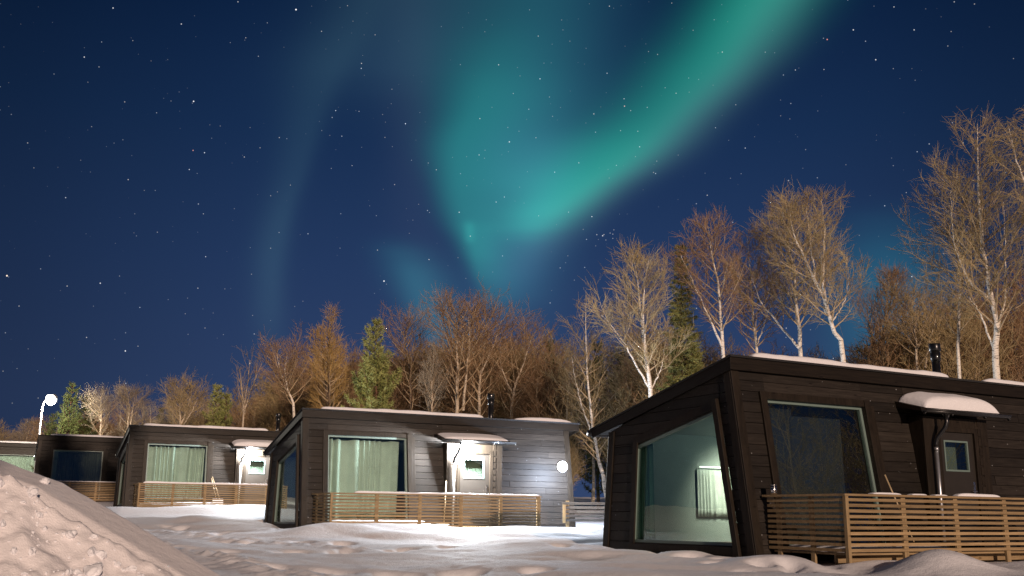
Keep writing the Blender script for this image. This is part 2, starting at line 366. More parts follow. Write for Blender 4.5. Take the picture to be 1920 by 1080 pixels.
CABS = [(3.90, 17.64, -.538, 1.075), (-6.04, 29.19, -.376, 1.112), (-15.98, 42.19, .175, 1.108), (-24.86, 53.05, .509, 1.117), (-34.0, 65.0, .90, 1.11)]
def wpt(c, u, v, z=0):
    a = c[3]; return Vector((c[0] + u * math.sin(a) - v * math.cos(a), c[1] + u * math.cos(a) + v * math.sin(a), c[2] + z))
def seg_d(x, y, a, b):
    ax, ay = a; bx, by = b; t = np.clip(((x - ax) * (bx - ax) + (y - ay) * (by - ay)) / ((bx - ax) ** 2 + (by - ay) ** 2), 0, 1)
    return np.hypot(x - ax - t * (bx - ax), y - ay - t * (by - ay)), t
def ground(x, y):
    x = np.asarray(x, float); y = np.asarray(y, float)
    z = np.interp(y, [-50, 8, 13, 15, 20, 27, 40, 51, 63, 90, 200, 2000], [-1, -.95, -.82, -.76, -.68, -.54, -.02, .33, .72, 1.5, 3, 3])
    z = z + .20 * fbm(x / 5.5, y / 3.2, 4, 1) + .075 * fbm(x / 1.7, y / 1.1, 3, 7) * np.clip((40 - y) / 20, 0, 1)
    z = z + .16 * np.maximum(0, fbm(x / 2.6 + y / 3, y / 1.3, 2, 3))
    G = lambda cx, cy, h, sx, sy=None, r=0: h * np.exp(-(((x - cx) * math.cos(r) + (y - cy) * math.sin(r)) / sx) ** 2 - ((-(x - cx) * math.sin(r) + (y - cy) * math.cos(r)) / (sy or sx)) ** 2)
    z = z + G(6.1, 14.6, .32, .75, .7) + G(3.9, 15.6, .16, .9, .6) - G(5.05, 15.1, .10, .5) + G(8.6, 15.6, .12, 1.2, .7)
    for a, b, h, wd in (((-15.4, 38.3), (-8.2, 41), .26, .9), ((-4.8, 25.2), (3.5, 29.3), .17, .8), ((-9.5, 31), (-5.6, 27.2), .14, .9), ((.5, 20.5), (3.2, 23.5), .10, 1.0)):
        d, t = seg_d(x, y, a, b); z = z + h * np.exp(-(d / wd) ** 2) * (.75 + .5 * vnoise(x / 1.3, y / 1.3, 9) + .25)
    z = z + .02 * fbm(x / .30, y / .22, 3, 12) * np.clip((24 - y) / 8, 0, 1) * np.clip(.5 + 2.5 * vnoise(x / 2.2, y / 1.6, 14), 0, 1)
    # ploughed track ridge
    d, t = seg_d(x, y, (-6.2, 18), (-1.9, 12.6)); z = z + (.05 + .09 * fbm(x / .12, y / .12, 3, 2)) * np.exp(-(d / .35) ** 2)
    d, t = seg_d(x, y, (-9.5, 26.5), (-3.0, 19.5)); z = z + (.04 + .08 * fbm(x / .14, y / .14, 3, 6)) * np.exp(-(d / .4) ** 2)
    # footprint trails
    rr = random.Random(3)
    for a, b, n in (((-.2, 22.5), (3.0, 17.4), 10), ((-6.8, 24.5), (-9.8, 29.5), 9), ((-4.6, 17.5), (-1.0, 20.4), 9), ((2.6, 20.5), (3.6, 15.2), 8), ((3.5, 14.4), (5.0, 16.1), 5), ((-3.2, 14.6), (.6, 14.2), 9), ((-7.2, 22.4), (-3.2, 21.6), 9)):
        for i in range(n):
            t = i / (n - 1); cx = a[0] + (b[0] - a[0]) * t + rr.uniform(-.12, .12) + (.14 if i % 2 else -.14); cy = a[1] + (b[1] - a[1]) * t + rr.uniform(-.1, .1)
            q = ((x - cx) / .17) ** 2 + ((y - cy) / .22) ** 2
            z = z - .15 * np.exp(-q * np.sqrt(q + .01))
    # keep the snow below every terrace and inside the walls
    for c in CABS:
        s_, c_ = math.sin(c[3]), math.cos(c[3]); u = (x - c[0]) * s_ + (y - c[1]) * c_; v = -(x - c[0]) * c_ + (y - c[1]) * s_
        k = np.clip(1 - np.maximum(np.maximum(-u, u - 8.9), np.maximum(-2.0 - v, v - 4.0)) / .5, 0, 1); k = k * k * (3 - 2 * k)
        z = z * (1 - k) + np.minimum(z, c[2] - .20) * k
    return z
def gz(x, y): return float(ground(np.array([x]), np.array([y]))[0])
def axis(a, b, step, lo, hi, g=1.09):
    m_ = list(np.arange(a, b, step)); s = step; p = a; L_ = []
    while p > lo: s *= g; p -= s; L_.append(p)
    s = step; p = m_[-1]; R_ = []
    while p < hi: s *= g; p += s; R_.append(p)
    return np.array(L_[::-1] + m_ + R_)
gx = axis(-9, 12, .075, -900, 900); gy = axis(11.5, 30, .07, -60, 1500, 1.05)
XX, YY = np.meshgrid(gx, gy); ZZ = ground(XX, YY); nx, ny = len(gx), len(gy)
ii = (np.arange(ny - 1)[:, None] * nx + np.arange(nx - 1)[None]).ravel()
g_o = np_mesh('snow_ground', np.stack([XX, YY, ZZ], -1).reshape(-1, 3), np.stack([ii, ii + 1, ii + nx + 1, ii + nx], -1), M['snow'])
tag(g_o, kind='structure')

# ploughed snow bank, close on the left
def bank(x, y):
    d = (y - 6.1) + .10 * (x + 2.5)                                  # distance behind the crest
    crest = np.interp(x, [-9, -6, -3.2, -2.7, -2.15, -1.75, -1.3, -.8, .3, 1.5], [.95, .85, .32, .16, -.12, -.33, -.55, -.80, -1.10, -1.25])
    crest = crest + .02 * vnoise(x / .5, x * 0, 4)
    back = np.where(d > 0, -.75 * d - .1 * d * d, 0)
    fr = np.maximum(-d, 0)
    front = -(.10 * np.minimum(fr, .35) + .62 * np.maximum(fr - .35, 0))
    z = crest + front + back
    k = np.clip((fr - .38 - .18 * vnoise(x / .35, y / .35, 5)) / .10, 0, 1); k = k * k * (3 - 2 * k)
    warp = .12 * vnoise(x / .2, y / .2, 11)
    lump = .065 * (.55 - np.minimum(worley(x / .34 + warp, y / .34 - warp, 1), .9)) + .05 * (.5 - np.minimum(worley(x / .15 + warp * 2, y / .15, 2), .9)) + .022 * (.5 - np.minimum(worley(x / .07 + warp, y / .07, 3), .8)) + .10 * fbm(x / .6, y / .6, 3, 6)
    return z + k * (lump + .045) + .012 * fbm(x / .5, y / .5, 3, 8)
bx_ = np.arange(-6, 1.6, .016); by_ = np.concatenate([np.arange(2.2, 6.6, .016), np.arange(6.6, 9.2, .05)])
XX, YY = np.meshgrid(bx_, by_); ZZ = bank(XX, YY); nx, ny = len(bx_), len(by_)
ii = (np.arange(ny - 1)[:, None] * nx + np.arange(nx - 1)[None]).ravel()
b_o = np_mesh('snow_bank', np.stack([XX, YY, ZZ], -1).reshape(-1, 3), np.stack([ii, ii + 1, ii + nx + 1, ii + nx], -1), snow_mat('snow_bank_surface', 16, 110, .5, (.90, .86, .86)))
tag(b_o, kind='structure')
rc = np.random.RandomState(11); CV = []; CF = []
import bmesh as _b
bm = _b.new(); _b.ops.create_icosphere(bm, subdivisions=2, radius=1); iv = np.array([v.co[:] for v in bm.verts]); if_ = np.array([[v.index for v in f.verts] for f in bm.faces]); bm.free()
nC = 0
while nC < 900:
    x = rc.uniform(-4.2, -.9); y = rc.uniform(4.0, 5.95); fr_ = -((y - 6.1) + .10 * (x + 2.5))
    if fr_ < .42 + .25 * rc.rand() or rc.rand() > math.exp(-(fr_ - .4) / .8): continue
    rr_ = .006 + .026 * rc.rand() ** 4; q = iv * (1 + .5 * (rc.rand(len(iv), 1) - .5)) * rr_ * rc.uniform(.7, 1.3, (1, 3))
    CV.append(q + [x, y, float(bank(np.array([x]), np.array([y]))[0]) + rr_ * .3]); CF.append(if_ + nC * len(iv)); nC += 1
cr_ = np_mesh('snow_crumbs', np.concatenate(CV), np.concatenate(CF), M['snowroof'], smooth=False); tag(cr_, 'small crumbs of broken snow scattered over the ploughed bank', 'snow crumbs', kind='stuff')
def chunk(px, py, Y, r, label, seed):
    p = at(px, py, Y); rn = np.random.RandomState(seed); import bmesh
    bm = bmesh.new(); bmesh.ops.create_icosphere(bm, subdivisions=4, radius=1)
    for v in bm.verts:
        c = v.co; n = float(fbm(np.array([c.x * 1.3 + seed]), np.array([c.y * 1.3 + c.z]), 4)[0]); v.co = Vector((c.x * 1.2, c.y, c.z * .85)) * (r * (1 + .6 * n))
    me = bpy.data.meshes.new('snow_chunk'); bm.to_mesh(me); bm.free(); me.materials.append(M['snowroof']); me.polygons.foreach_set('use_smooth', [True] * len(me.polygons))
    o = bpy.data.objects.new('snow_chunk', me); COL.objects.link(o); o.location = (p.x, p.y, float(bank(np.array([p.x]), np.array([p.y]))[0]) + r * .45); o.rotation_euler = (0, 0, seed)
    tag(o, label, 'snow chunk', 'snow chunks on the ploughed bank')
chunk(272, 1055, 5.25, .04, 'small rounded snow chunk lying alone at the lower right of the bank', 1)
chunk(178, 1015, 5.35, .05, 'upright snow chunk on the edge of the lumpy part of the bank', 2)
chunk(192, 1022, 5.3, .035, 'snow chunk just right of the upright one on the bank', 3)
chunk(86, 898, 5.95, .026, 'snow chunk perched on the skyline of the bank before the second far cabin', 4)
chunk(135, 985, 5.5, .03, 'snow chunk halfway up the lumpy edge of the bank', 5)

# ------------------------------------------------------------------ cabin
BAT = .1455; HH = 3.326; SL = .222; LEN = 8.9; V_EAVE = 4.36
def vf(z): return -BAT * (HH - z)                       # battered front wall
def vb(z): return 3.72 + .12 * (2.35 - z)               # battered back wall
def zr(v): return HH - SL * (v + .1)                    # roof top surface
RT = .20
def clip(poly, f):
    r = []
    for i in range(len(poly)):
        a, b = poly[i], poly[(i + 1) % len(poly)]; fa, fb = f(a), f(b)
        if fa >= 0: r.append(a)
        if fa * fb < 0: t = fa / (fa - fb); r.append((a[0] + (b[0] - a[0]) * t, a[1] + (b[1] - a[1]) * t))
    return r
def boards(mb, pieces, mp, z0, pitch=.19, t=.024, ins=.007):
    for P in pieces:
        zs = [p[1] for p in P]; k = math.floor((min(zs) - z0) / pitch)
        while z0 + k * pitch < max(zs):
          a, b = z0 + k * pitch, z0 + (k + 1) * pitch; k += 1
          q = clip(clip(P, lambda p: p[1] - a), lambda p: b - p[1])
          if len(q) < 3 or max(p[1] for p in q) - min(p[1] for p in q) < .012: continue
          jx = (k * 1.93 + 1.1) % 4.1 + 1.2; u_a, u_b = min(p[0] for p in q), max(p[0] for p in q); parts = [q]
          if u_b - u_a > 1.6:
                parts = []; lo_ = u_a - 1
                for j_ in (jx, jx + 3.3, jx + 6.5, 99):
                    if j_ > u_b - .25: j_ = 99
                    if j_ < u_a + .25: continue
                    pq = clip(clip(q, lambda p: p[0] - lo_), lambda p: j_ - .003 - p[0])
                    if len(pq) > 2: parts.append(pq)
                    lo_ = j_ + .001
                    if j_ == 99: break
          for q in parts:
            A = [mp(p[0], p[1], .002) for p in q]; zl, zh = min(p[1] for p in q), max(p[1] for p in q); tj = t + .004 * math.sin(k * 12.9 + zl * 7 + q[0][0])
            B = [mp(p[0], min(max(p[1], zl + ins), zh - ins * .6), tj) for p in q]
            mb.prism(A, B)
def solid(mb, pieces, mp, t0=-.10, t1=0.):
    for P in pieces: mb.prism([mp(p[0], p[1], t0) for p in P], [mp(p[0], p[1], t1) for p in P])
def pleats(name, mat, P0, P1, z0, z1, parent=None, n=14, amp=.045, seed=0, nrm=(0, 1), uneven=.5):
    rn = random.Random(seed); d = Vector((P1[0] - P0[0], P1[1] - P0[1])); V = []; cols = n * 10; nv = Vector(nrm); rows = 7
    ph = 0; phs = []
    for i in range(cols + 1): phs.append(ph); ph += 2 * math.pi / 10 * (1 + uneven * math.sin(i * .11 + seed) + .25 * math.sin(i * .37 + seed * 2))
    for j in range(rows + 1):
        for i in range(cols + 1):
            t = i / cols; a = amp * (.7 + .3 * math.sin(i * .05 + seed)); sway = 1 + .25 * math.sin(j * .5 + i * .03)
            o = a * sway * math.sin(phs[i] + .12 * j * math.sin(i * .06))
            V.append((P0[0] + d.x * t + nv.x * o, P0[1] + d.y * t + nv.y * o, z0 + (z1 - z0) * j / rows))
    Fc = [(j * (cols + 1) + i, j * (cols + 1) + i + 1, (j + 1) * (cols + 1) + i + 1, (j + 1) * (cols + 1) + i) for j in range(rows) for i in range(cols)]
    o = np_mesh(name, V, Fc, mat, parent); s = o.modifiers.new('s', 'SOLIDIFY'); s.thickness = .004
    return o
def make_cabin():
    root = empty('cabin')
    # --- front wall (openings: window, bay)
    wx0, wx1, wz0, wz1 = .70, 3.16, .02, 2.60
    bu0, bu1 = 4.33, 6.20
    mf = lambda u, z, o: (u, vf(z) - o, z)
    top = HH - RT - .03; lo = -.34
    fp = [[(.02, lo), (wx0, lo), (wx0, top), (.02, top)], [(wx0, wz1), (wx1, wz1), (wx1, top), (wx0, top)], [(wx0, lo), (wx1, lo), (wx1, wz0), (wx0, wz0)],
          [(wx1, lo), (bu0, lo), (bu0, top), (wx1, top)], [(bu0, 2.5), (bu1, 2.5), (bu1, top), (bu0, top)], [(bu1, lo), (LEN - .08, lo), (LEN - .08, top), (bu1, top)]]
    mb = MB(); boards(mb, fp, mf, -.34 + .02); solid(mb, fp, mf); mb.build('wall', M['wall'], root)
    # --- gable wall: convex pieces round the slanted window
    mg = lambda v, z, o: (-o, v, z)
    W = dict(tl=(2.93, 1.90), tr=(.27, 2.44), br=(-.13, .04), bl=(3.10, .02))
    zt = lambda v: zr(v) - RT - .02
    Rp = [(vf(lo), lo), (vf(.04), .04), W['br'], W['tr'], (vf(2.44), 2.44)]
    gp = [[(vf(lo), lo), (vb(lo), lo), (vb(.02), .02), W['bl'], W['br'], (vf(.04), .04)],
          [(vf(.04), .04), W['br'], W['tr'], (vf(2.44), 2.44)], [(vf(2.44), 2.44), W['tr'], (.27, zt(.27)), (vf(zt(0)) + .02, zt(0))],
          [W['tr'], W['tl'], (2.93, zt(2.93)), (.27, zt(.27))], [W['bl'], (vb(.02), .02), (vb(1.9), 1.9), W['tl']], [W['tl'], (vb(1.9), 1.9), (vb(zt(3.75)), zt(3.75)), (2.93, zt(2.93))]]
    mb = MB(); boards(mb, gp, mg, -.34); solid(mb, gp, mg); mb.build('wall', M['wall'], root)
    # --- end wall and back wall
    me_ = lambda v, z, o: (LEN - .1 + o, v, z)
    ep = [[(vf(lo) + .01, lo), (vb(lo), lo), (vb(zt(3.75)), zt(3.75)), (vf(zt(0)) + .02, zt(0))]]
    mb = MB(); boards(mb, ep, me_, -.34); solid(mb, ep, me_); mb.build('wall', M['wall'], root)
    mk = lambda u, z, o: (u, vb(z) + o, z)
    kp = [[(.02, lo), (LEN - .1, lo), (LEN - .1, zt(3.72)), (.02, zt(3.72))]]
    mb = MB(); boards(mb, kp, mk, -.34); solid(mb, kp, mk); mb.build('wall', M['wall'], root)
    # plinth
    mb = MB(); mb.box((.12, vf(-.6) + .08, -.9), (LEN - .2, 3.85, -.342)); mb.build('plinth', M['felt'], root)
    # --- roof
    u0, u1, v0, v1 = -.07, LEN + .27, -.12, V_EAVE
    mb = MB(); mb.hexa([(u0, v0, zr(v0) - RT + .02), (u1, v0, zr(v0) - RT + .02), (u1, v1, zr(v1) - .12), (u0, v1, zr(v1) - .12)], [(u0, v0, zr(v0) - .03), (u1, v0, zr(v0) - .03), (u1, v1, zr(v1) - .03), (u0, v1, zr(v1) - .03)])
    roof = mb.build('roof', M['fascia'], root)
    mb = MB(); mb.hexa([(u0 - .05, v0 - .06, zr(v0) - .028), (u1 + .05, v0 - .06, zr(v0) - .028), (u1 + .05, v1 + .05, zr(v1) - .028), (u0 - .05, v1 + .05, zr(v1) - .028)], [(u0 - .05, v0 - .06, zr(v0 - .05)), (u1 + .05, v0 - .06, zr(v0 - .05)), (u1 + .05, v1 + .05, zr(v1)), (u0 - .05, v1 + .05, zr(v1))])
    mb.build('roof_felt', M['felt'], roof)
    mb = MB(); mb.box((u0 - .03, v0 - .03, HH - .25), (u1 + .02, v0 - .002, HH - .032)); mb.build('fascia', M['fascia'], roof, bevel=.004)
    for ue in (u0 - .03, u1 + .003):
        mb = MB(); mb.hexa([(ue, v0 - .001, zr(v0) - .26), (ue + .027, v0 - .001, zr(v0) - .26), (ue + .027, v1, zr(v1) - .20), (ue, v1, zr(v1) - .20)], [(ue, v0 - .001, zr(v0) - .032), (ue + .027, v0 - .001, zr(v0) - .032), (ue + .027, v1, zr(v1) - .032), (ue, v1, zr(v1) - .032)])
        mb.build('fascia', M['fascia'], roof, bevel=.004)
    # back gutter
    mb = MB(); mb.tube([(u0 - .06, v1 + .09, zr(v1) - .09), (u1 + .05, v1 + .09, zr(v1) - .09)], .07, 14); mb.build('gutter', M['darkmetal'], roof, True)
    # --- corner posts
    def slab(u_a, u_b, z_a, z_b, t0, t1): return ([(u_a, vf(z_a) - t1, z_a), (u_b, vf(z_a) - t1, z_a), (u_b, vf(z_a) - t0, z_a), (u_a, vf(z_a) - t0, z_a)], [(u_a, vf(z_b) - t1, z_b), (u_b, vf(z_b) - t1, z_b), (u_b, vf(z_b) - t0, z_b), (u_a, vf(z_b) - t0, z_b)])
    zt0 = HH - .255
    mb = MB(); mb.hexa(*slab(-.055, .12, lo - .02, zt0, .0245, .06)); mb.build('corner_post', M['trim'], root, bevel=.006)
    mb = MB(); mb.hexa([(-.06, vf(lo) - .02, lo), (-.0245, vf(lo) - .02, lo), (-.0245, vf(lo) + .16, lo), (-.06, vf(lo) + .16, lo)], [(-.06, vf(zt0) - .02, zt0), (-.0245, vf(zt0) - .02, zt0), (-.0245, vf(zt0) + .16, zt0 - .03), (-.06, vf(zt0) + .16, zt0 - .03)])
    mb.build('corner_post', M['trim'], root, bevel=.006)
    mb = MB(); mb.hexa(*slab(LEN - .26, LEN - .07, lo - .02, zt0, .0245, .055)); mb.build('corner_post', M['trim'], root, bevel=.006)
    zb2 = zt(3.72) - .03
    mb = MB(); mb.hexa([(-.055, vb(lo) - .14, lo), (-.0245, vb(lo) - .14, lo), (-.0245, vb(lo) + .05, lo), (-.055, vb(lo) + .05, lo)], [(-.055, vb(zb2) - .14, zb2), (-.0245, vb(zb2) - .14, zb2), (-.0245, vb(zb2) + .05, zb2), (-.055, vb(zb2) + .05, zb2)])
    mb.build('corner_post', M['trim'], root, bevel=.006)
    # --- front window
    win = MB()
    def fbar(u_a, u_b, z_a, z_b, t0, t1, b=win): b.hexa(*slab(u_a, u_b, z_a, z_b, t0, t1))
    fw = .055
    fbar(wx0, wx0 + fw, wz0, wz1, -.10, -.03); fbar(wx1 - fw, wx1, wz0, wz1, -.10, -.03); fbar(wx0 + fw, wx1 - fw, wz1 - fw, wz1, -.10, -.03); fbar(wx0 + fw, wx1 - fw, wz0, wz0 + fw, -.10, -.03)
    wo = win.build('window', M['frame'], root)
    mb = MB(); fbar(wx0 + fw, wx1 - fw, wz0 + fw, wz1 - fw, -.072, -.062, mb); mb.build('pane', M['glass'], wo)
    for a, b, c, d, w_ in ((wx0 - .15, wx0 - .002, wz0 - .02, wz1 + .13, .075), (wx1 + .002, wx1 + .15, wz0 - .02, wz1 + .13, .075), (wx1 + .152, wx1 + .25, wz0 - .02, wz1 + .03, .05), (wx0, wx1, wz1 + .002, wz1 + .13, .06), (wx0, wx1, wz0 - .12, wz0 - .002, .09)):
        mb = MB(); fbar(a, b, c, d, .0245, w_, mb); mb.build('trim', M['trim'], wo, bevel=.005)
    # --- gable window
    cen = Vector((1.55, 1.1))
    def ins(k, d):
        p = Vector(W[k]); q = (cen - p); return (p.x + (d if q.x > 0 else -d), p.y + (d * .9 if q.y > 0 else -d * .9))
    ks = ('bl', 'br', 'tr', 'tl'); mb = MB()
    for i in range(4):
        a, b = ks[i], ks[(i + 1) % 4]; q = [W[a], W[b], ins(b, .06), ins(a, .06)]
        mb.prism([mg(*p, -.10) for p in q], [mg(*p, -.03) for p in q])
    wo = mb.build('window', M['frame'], root)
    q = [ins(k, .055) for k in ks]; mb = MB(); mb.prism([mg(*p, -.072) for p in q], [mg(*p, -.062) for p in q]); mb.build('pane', M['glass2'], wo)
    def gtrim(p, q_, wd, t, side):
        p, q_ = Vector(p), Vector(q_); n = Vector((-(q_ - p).y, (q_ - p).x)).normalized() * wd * side
        pl = [p, q_, q_ + n, p + n]; b = MB(); b.prism([mg(a.x, a.y, .0245) for a in pl], [mg(a.x, a.y, t) for a in pl]); b.build('trim', M['trim'], wo, bevel=.005)
    gtrim((.30, 2.60), (-.17, -.16), .13, .10, 1); gtrim((2.92, 1.98), (3.115, -.10), .15, .06, -1)
    gtrim((2.90, 1.915), (.28, 2.46), .15, .05, -1); gtrim((3.10, .0), (-.12, .02), .12, .085, 1)
    # --- room inside
    mb = MB(); mb.box((.12, -.3, -.02), (LEN - .25, 3.75, .0)); mb.build('floor', M['floor'], root)
    mb = MB(); mb.box((.12, 3.52, .002), (LEN - .25, 3.56, 2.40)); mb.box((4.2, -.12, .002), (4.24, 3.518, 2.42)); mb.build('inner_wall', M['room'], root)
    mb = MB(); mb.hexa([(.06, .08, zr(.08) - .30), (4.19, .08, zr(.08) - .30), (4.19, 3.51, zr(3.51) - .29), (.06, 3.51, zr(3.51) - .29)], [(.06, .08, zr(.08) - .26), (4.19, .08, zr(.08) - .26), (4.19, 3.51, zr(3.51) - .25), (.06, 3.51, zr(3.51) - .25)])
    mb.build('ceiling', M['room'], root)
    # --- entrance bay
    vb0 = vf(-.0) - .03
    def ub(z_lo, z_hi, ua, ub_, va, vb_): return ((ua, va, z_lo), (ub_, vb_, z_hi))
    dz = 2.19; d0, d1 = 4.78, 5.78
    bay = MB()
    bay.box((bu0, vb0, 0.0), (4.56, vb0 + .05, 2.47)); bay.box((4.56, vb0 + .008, .0), (d0 - .1, vb0 + .05, 2.47)); bay.box((bu0 + .23, vb0 + .004, dz + .09), (bu1 - .2, vb0 + .05, 2.47))
    bay.box((d1 + .1, vb0 + .008, 0), (bu1 - .2, vb0 + .05, 2.47)); bay.box((bu1 - .2, vb0, 0), (bu1, vb0 + .05, 2.47))
    for k in range(13): bay.box((bu1 - .30, vb0 - .008, .05 + k * .19), (bu1 - .215, vb0 + .0078, .05 + k * .19 + .15))
    for uu in (bu0 + .002, bu1 - .052):
        bay.hexa([(uu, vb0 + .051, 0), (uu + .05, vb0 + .051, 0), (uu + .05, vb0 + .06, 0), (uu, vb0 + .06, 0)], [(uu, vb0 + .051, 2.47), (uu + .05, vb0 + .051, 2.47), (uu + .05, vf(2.47) + .02, 2.47), (uu, vf(2.47) + .02, 2.47)])
    bay.box((bu0, vb0, -.34), (bu1, vb0 + .05, -.002))
    bay_o = bay.build('entrance_bay', M['trim'], root, bevel=.004)
    fr = MB(); fr.box((d0 - .1, vb0 - .012, .0), (d0, vb0 + .10, dz + .09)); fr.box((d1, vb0 - .012, 0), (d1 + .1, vb0 + .10, dz + .09)); fr.box((d0 + .001, vb0 - .012, dz), (d1 - .001, vb0 + .10, dz + .09))
    dr = MB(); g0, g1, h0, h1 = 4.90, 5.60, 1.43, 2.03; y0, y1 = vb0 + .035, vb0 + .08
    dr.box((d0 + .004, y0, .03), (g0, y1, dz - .004)); dr.box((g1, y0, .03), (d1 - .004, y1, dz - .004)); dr.box((g0 + .0005, y0, .03), (g1 - .0005, y1, h0)); dr.box((g0 + .0005, y0, h1), (g1 - .0005, y1, dz - .004))
    door = dr.build('door', M['door'], root); fr.build('frame', M['trim'], door, bevel=.004)
    gf = MB(); s = .035
    for a, b in (((g0, h0), (g0 + s, h1)), ((g1 - s, h0), (g1, h1)), ((g0 + s, h0), (g1 - s, h0 + s)), ((g0 + s, h1 - s), (g1 - s, h1))): gf.box((a[0] + .0008, y0 - .012, a[1] + .0008), (b[0] - .0008, y0 + .03, b[1] - .0008))
    gf.build('glass_bead', M['frame'], door)
    mb = MB(); mb.box((g0 + .02, y0 + .012, h0 + .02), (g1 - .02, y0 + .02, h1 - .02)); mb.build('pane', M['glass'], door)
    mb = MB(); mb.box((g0 - .12, y0 + .28, h0 - .3), (g1 + .12, y0 + .284, h1 + .2)); mb.build('blind', M['blind'], door)
    mb = MB(); mb.box((5.665, y0 - .012, 1.0), (5.72, y0 - .001, 1.24)); mb.tube([(5.69, y0 - .012, 1.06), (5.69, y0 - .06, 1.06), (5.56, y0 - .06, 1.06)], .011, 8); mb.tube([(5.69, y0 - .01, 1.17), (5.69, y0 - .025, 1.17)], .022, 10)
    mb.build('handle', M['steel'], door, bevel=.002)
    # --- canopy
    ca, cb, cv = 4.06, 6.38, -.72
    mb = MB(); mb.hexa([(ca, cv, 2.52), (cb, cv, 2.52), (cb, vf(2.7) + .0, 2.66), (ca, vf(2.7) + .0, 2.66)], [(ca, cv, 2.60), (cb, cv, 2.60), (cb, vf(2.76), 2.77), (ca, vf(2.76), 2.77)])
    cano = mb.build('canopy', M['fascia'], root, bevel=.004)
    gt = MB(); n = 9
    for i in range(n):
        a0, a1 = math.pi + math.pi * i / n, math.pi + math.pi * (i + 1) / n; r0, r1 = .062, .055; cy, cz = cv - .07, 2.55
        pts = [(cy + r0 * math.cos(a0), cz + r0 * math.sin(a0)), (cy + r0 * math.cos(a1), cz + r0 * math.sin(a1)), (cy + r1 * math.cos(a1), cz + r1 * math.sin(a1)), (cy + r1 * math.cos(a0), cz + r1 * math.sin(a0))]
        gt.prism([(ca - .02, *p) for p in pts], [(cb + .14, *p) for p in pts])
    gt.tube([(ca - .02, cv - .137, 2.553), (cb + .14, cv - .137, 2.553)], .011, 8)
    for uu in (ca - .02, ca + .75, cb - .6, cb + .13): gt.tube([(uu, cv - .07, 2.488), (uu + .02, cv - .07, 2.488)], .03, 8)
    gt.build('gutter', M['darkmetal'], cano, True)
    mb = MB(); pu = 4.53; pv = vb0 - .09
    mb.tube([(pu + .12, cv - .07, 2.50), (pu + .12, cv - .07, 2.34), (pu + .09, cv - .05, 2.24), (pu + .02, pv - .02, 2.04), (pu, pv, 1.94), (pu, pv, 1.84)], .040, 12); mb.build('downpipe', M['darkmetal'], cano, True)
    mb = MB(); mb.tube([(pu, pv, 1.85), (pu, pv, -.1)], .036, 12); mb.tube([(pu, pv, 1.87), (pu, pv, 1.80)], .044, 12); mb.build('downpipe', M['galv'], cano, True)
    mb = MB(); mb.tube([(4.85, -.64, 2.56), (4.85, -.64, 2.505)], [.075, .075], 16); mb.tube([(4.85, -.64, 2.504), (4.85, -.64, 2.455)], [.065, .045], 16); lm = mb.build('porch_lamp', M['bulboff'], root, True)
    # --- wall lamp near the far end
    mb = MB(); mb.tube([(8.45, vf(1.89) - .026, 1.89), (8.45, vf(1.89) - .06, 1.89)], .09, 18); mb.build('wall_lamp', M['darkmetal'], root, True)
    # --- chimney
    mb = MB(); cu, cw = 6.34, .67
    mb.tube([(cu, cw, 3.0), (cu, cw, 3.86)], .085, 20); mb.tube([(cu, cw, 3.84), (cu, cw, 3.87), (cu, cw, 4.05)], [.085, .105, .105], 20); ch = mb.build('chimney', M['darkmetal'], root, True)
    mb = MB(); mb.tube([(cu, cw, 4.052), (cu, cw, 4.07), (cu, cw, 4.20), (cu, cw, 4.22)], [.115, .125, .12, .11], 20); mb.build('chimney_cap', M['darkmetal'], ch, True)
    # --- terrace
    DV = -2.25; r0, r1 = .28, 6.63
    mb = MB(); k = 0; v = DV + .05
    while v < vf(0) - .17: mb.box((r0 + .02, v, -.035), (r1, v + .118, -.005)); v += .123
    mb.box((r0 + .04, DV + .30, -.16), (r1 - .02, DV + .34, -.036)); dk = mb.build('terrace', M['deck'], root)
    rail = MB(); rail.box((r0 - .06, DV - .05, .865), (r1 + .02, DV + .085, .90)); rail.box((r0 - .06, DV + .086, .865), (r0 + .075, vf(.88) - .09, .90)); rl = rail.build('railing', M['deck'], root, bevel=.004)
    mb = MB()
    for i in range(10):
        z = .015 + i * .0855; mb.box((r0 + .03, DV - .024, z), (r1 + .01, DV - .001, z + .047))
        mb.box((r0 - .022, DV + .045, z), (r0 - .001, vf(.4) - .10, z + .047))
    mb.build('slats', M['deck'], rl)
    for i, u in enumerate([r0 + .0] + [1.57 + 1.257 * j for j in range(4)] + [r1 - .06]):
        mb = MB()
        if i == 0: mb.box((r0 - .035, DV - .035, -.75), (r0 + .029, DV + .03, .864))
        else: mb.box((u - .05, DV, -.75), (u + .05, DV + .045, .864))
        mb.build('post', M['post'], rl, bevel=.003)
    for v in (DV + .75, DV + 1.5):
        mb = MB(); mb.box((r0, v - .045, -.3), (r0 + .04, v + .045, .864)); mb.build('post', M['post'], rl, bevel=.003)
    return root
proto = make_cabin()
LBL = ['near black timber cabin at the right with dark unlit porch and big slanted gable window',
       'middle timber cabin with white lit porch and a glowing wall lamp at its right end',
       'timber cabin with lit porch half hidden behind the gable of the middle cabin',
       'fully dark timber cabin behind the snow bank, left of the lit ones',
       'farthest timber cabin at the left edge of the row, cut by the snow bank']
cabins = []
for i, c in enumerate(CABS):
    o = proto if i == 0 else copy_tree(proto)
    o.location = c[:3]; o.rotation_euler = (0, 0, math.pi / 2 - c[3]); tag(o, LBL[i], 'cabin', 'row of dark timber cabins'); cabins.append(o)
bpy.context.view_layer.update()
def world(i, u, v, z): return wpt(CABS[i], u, v, z)
def rz(i): return math.pi / 2 - CABS[i][3]
def place(o, i): o.location = CABS[i][:3]; o.rotation_euler = (0, 0, rz(i)); return o
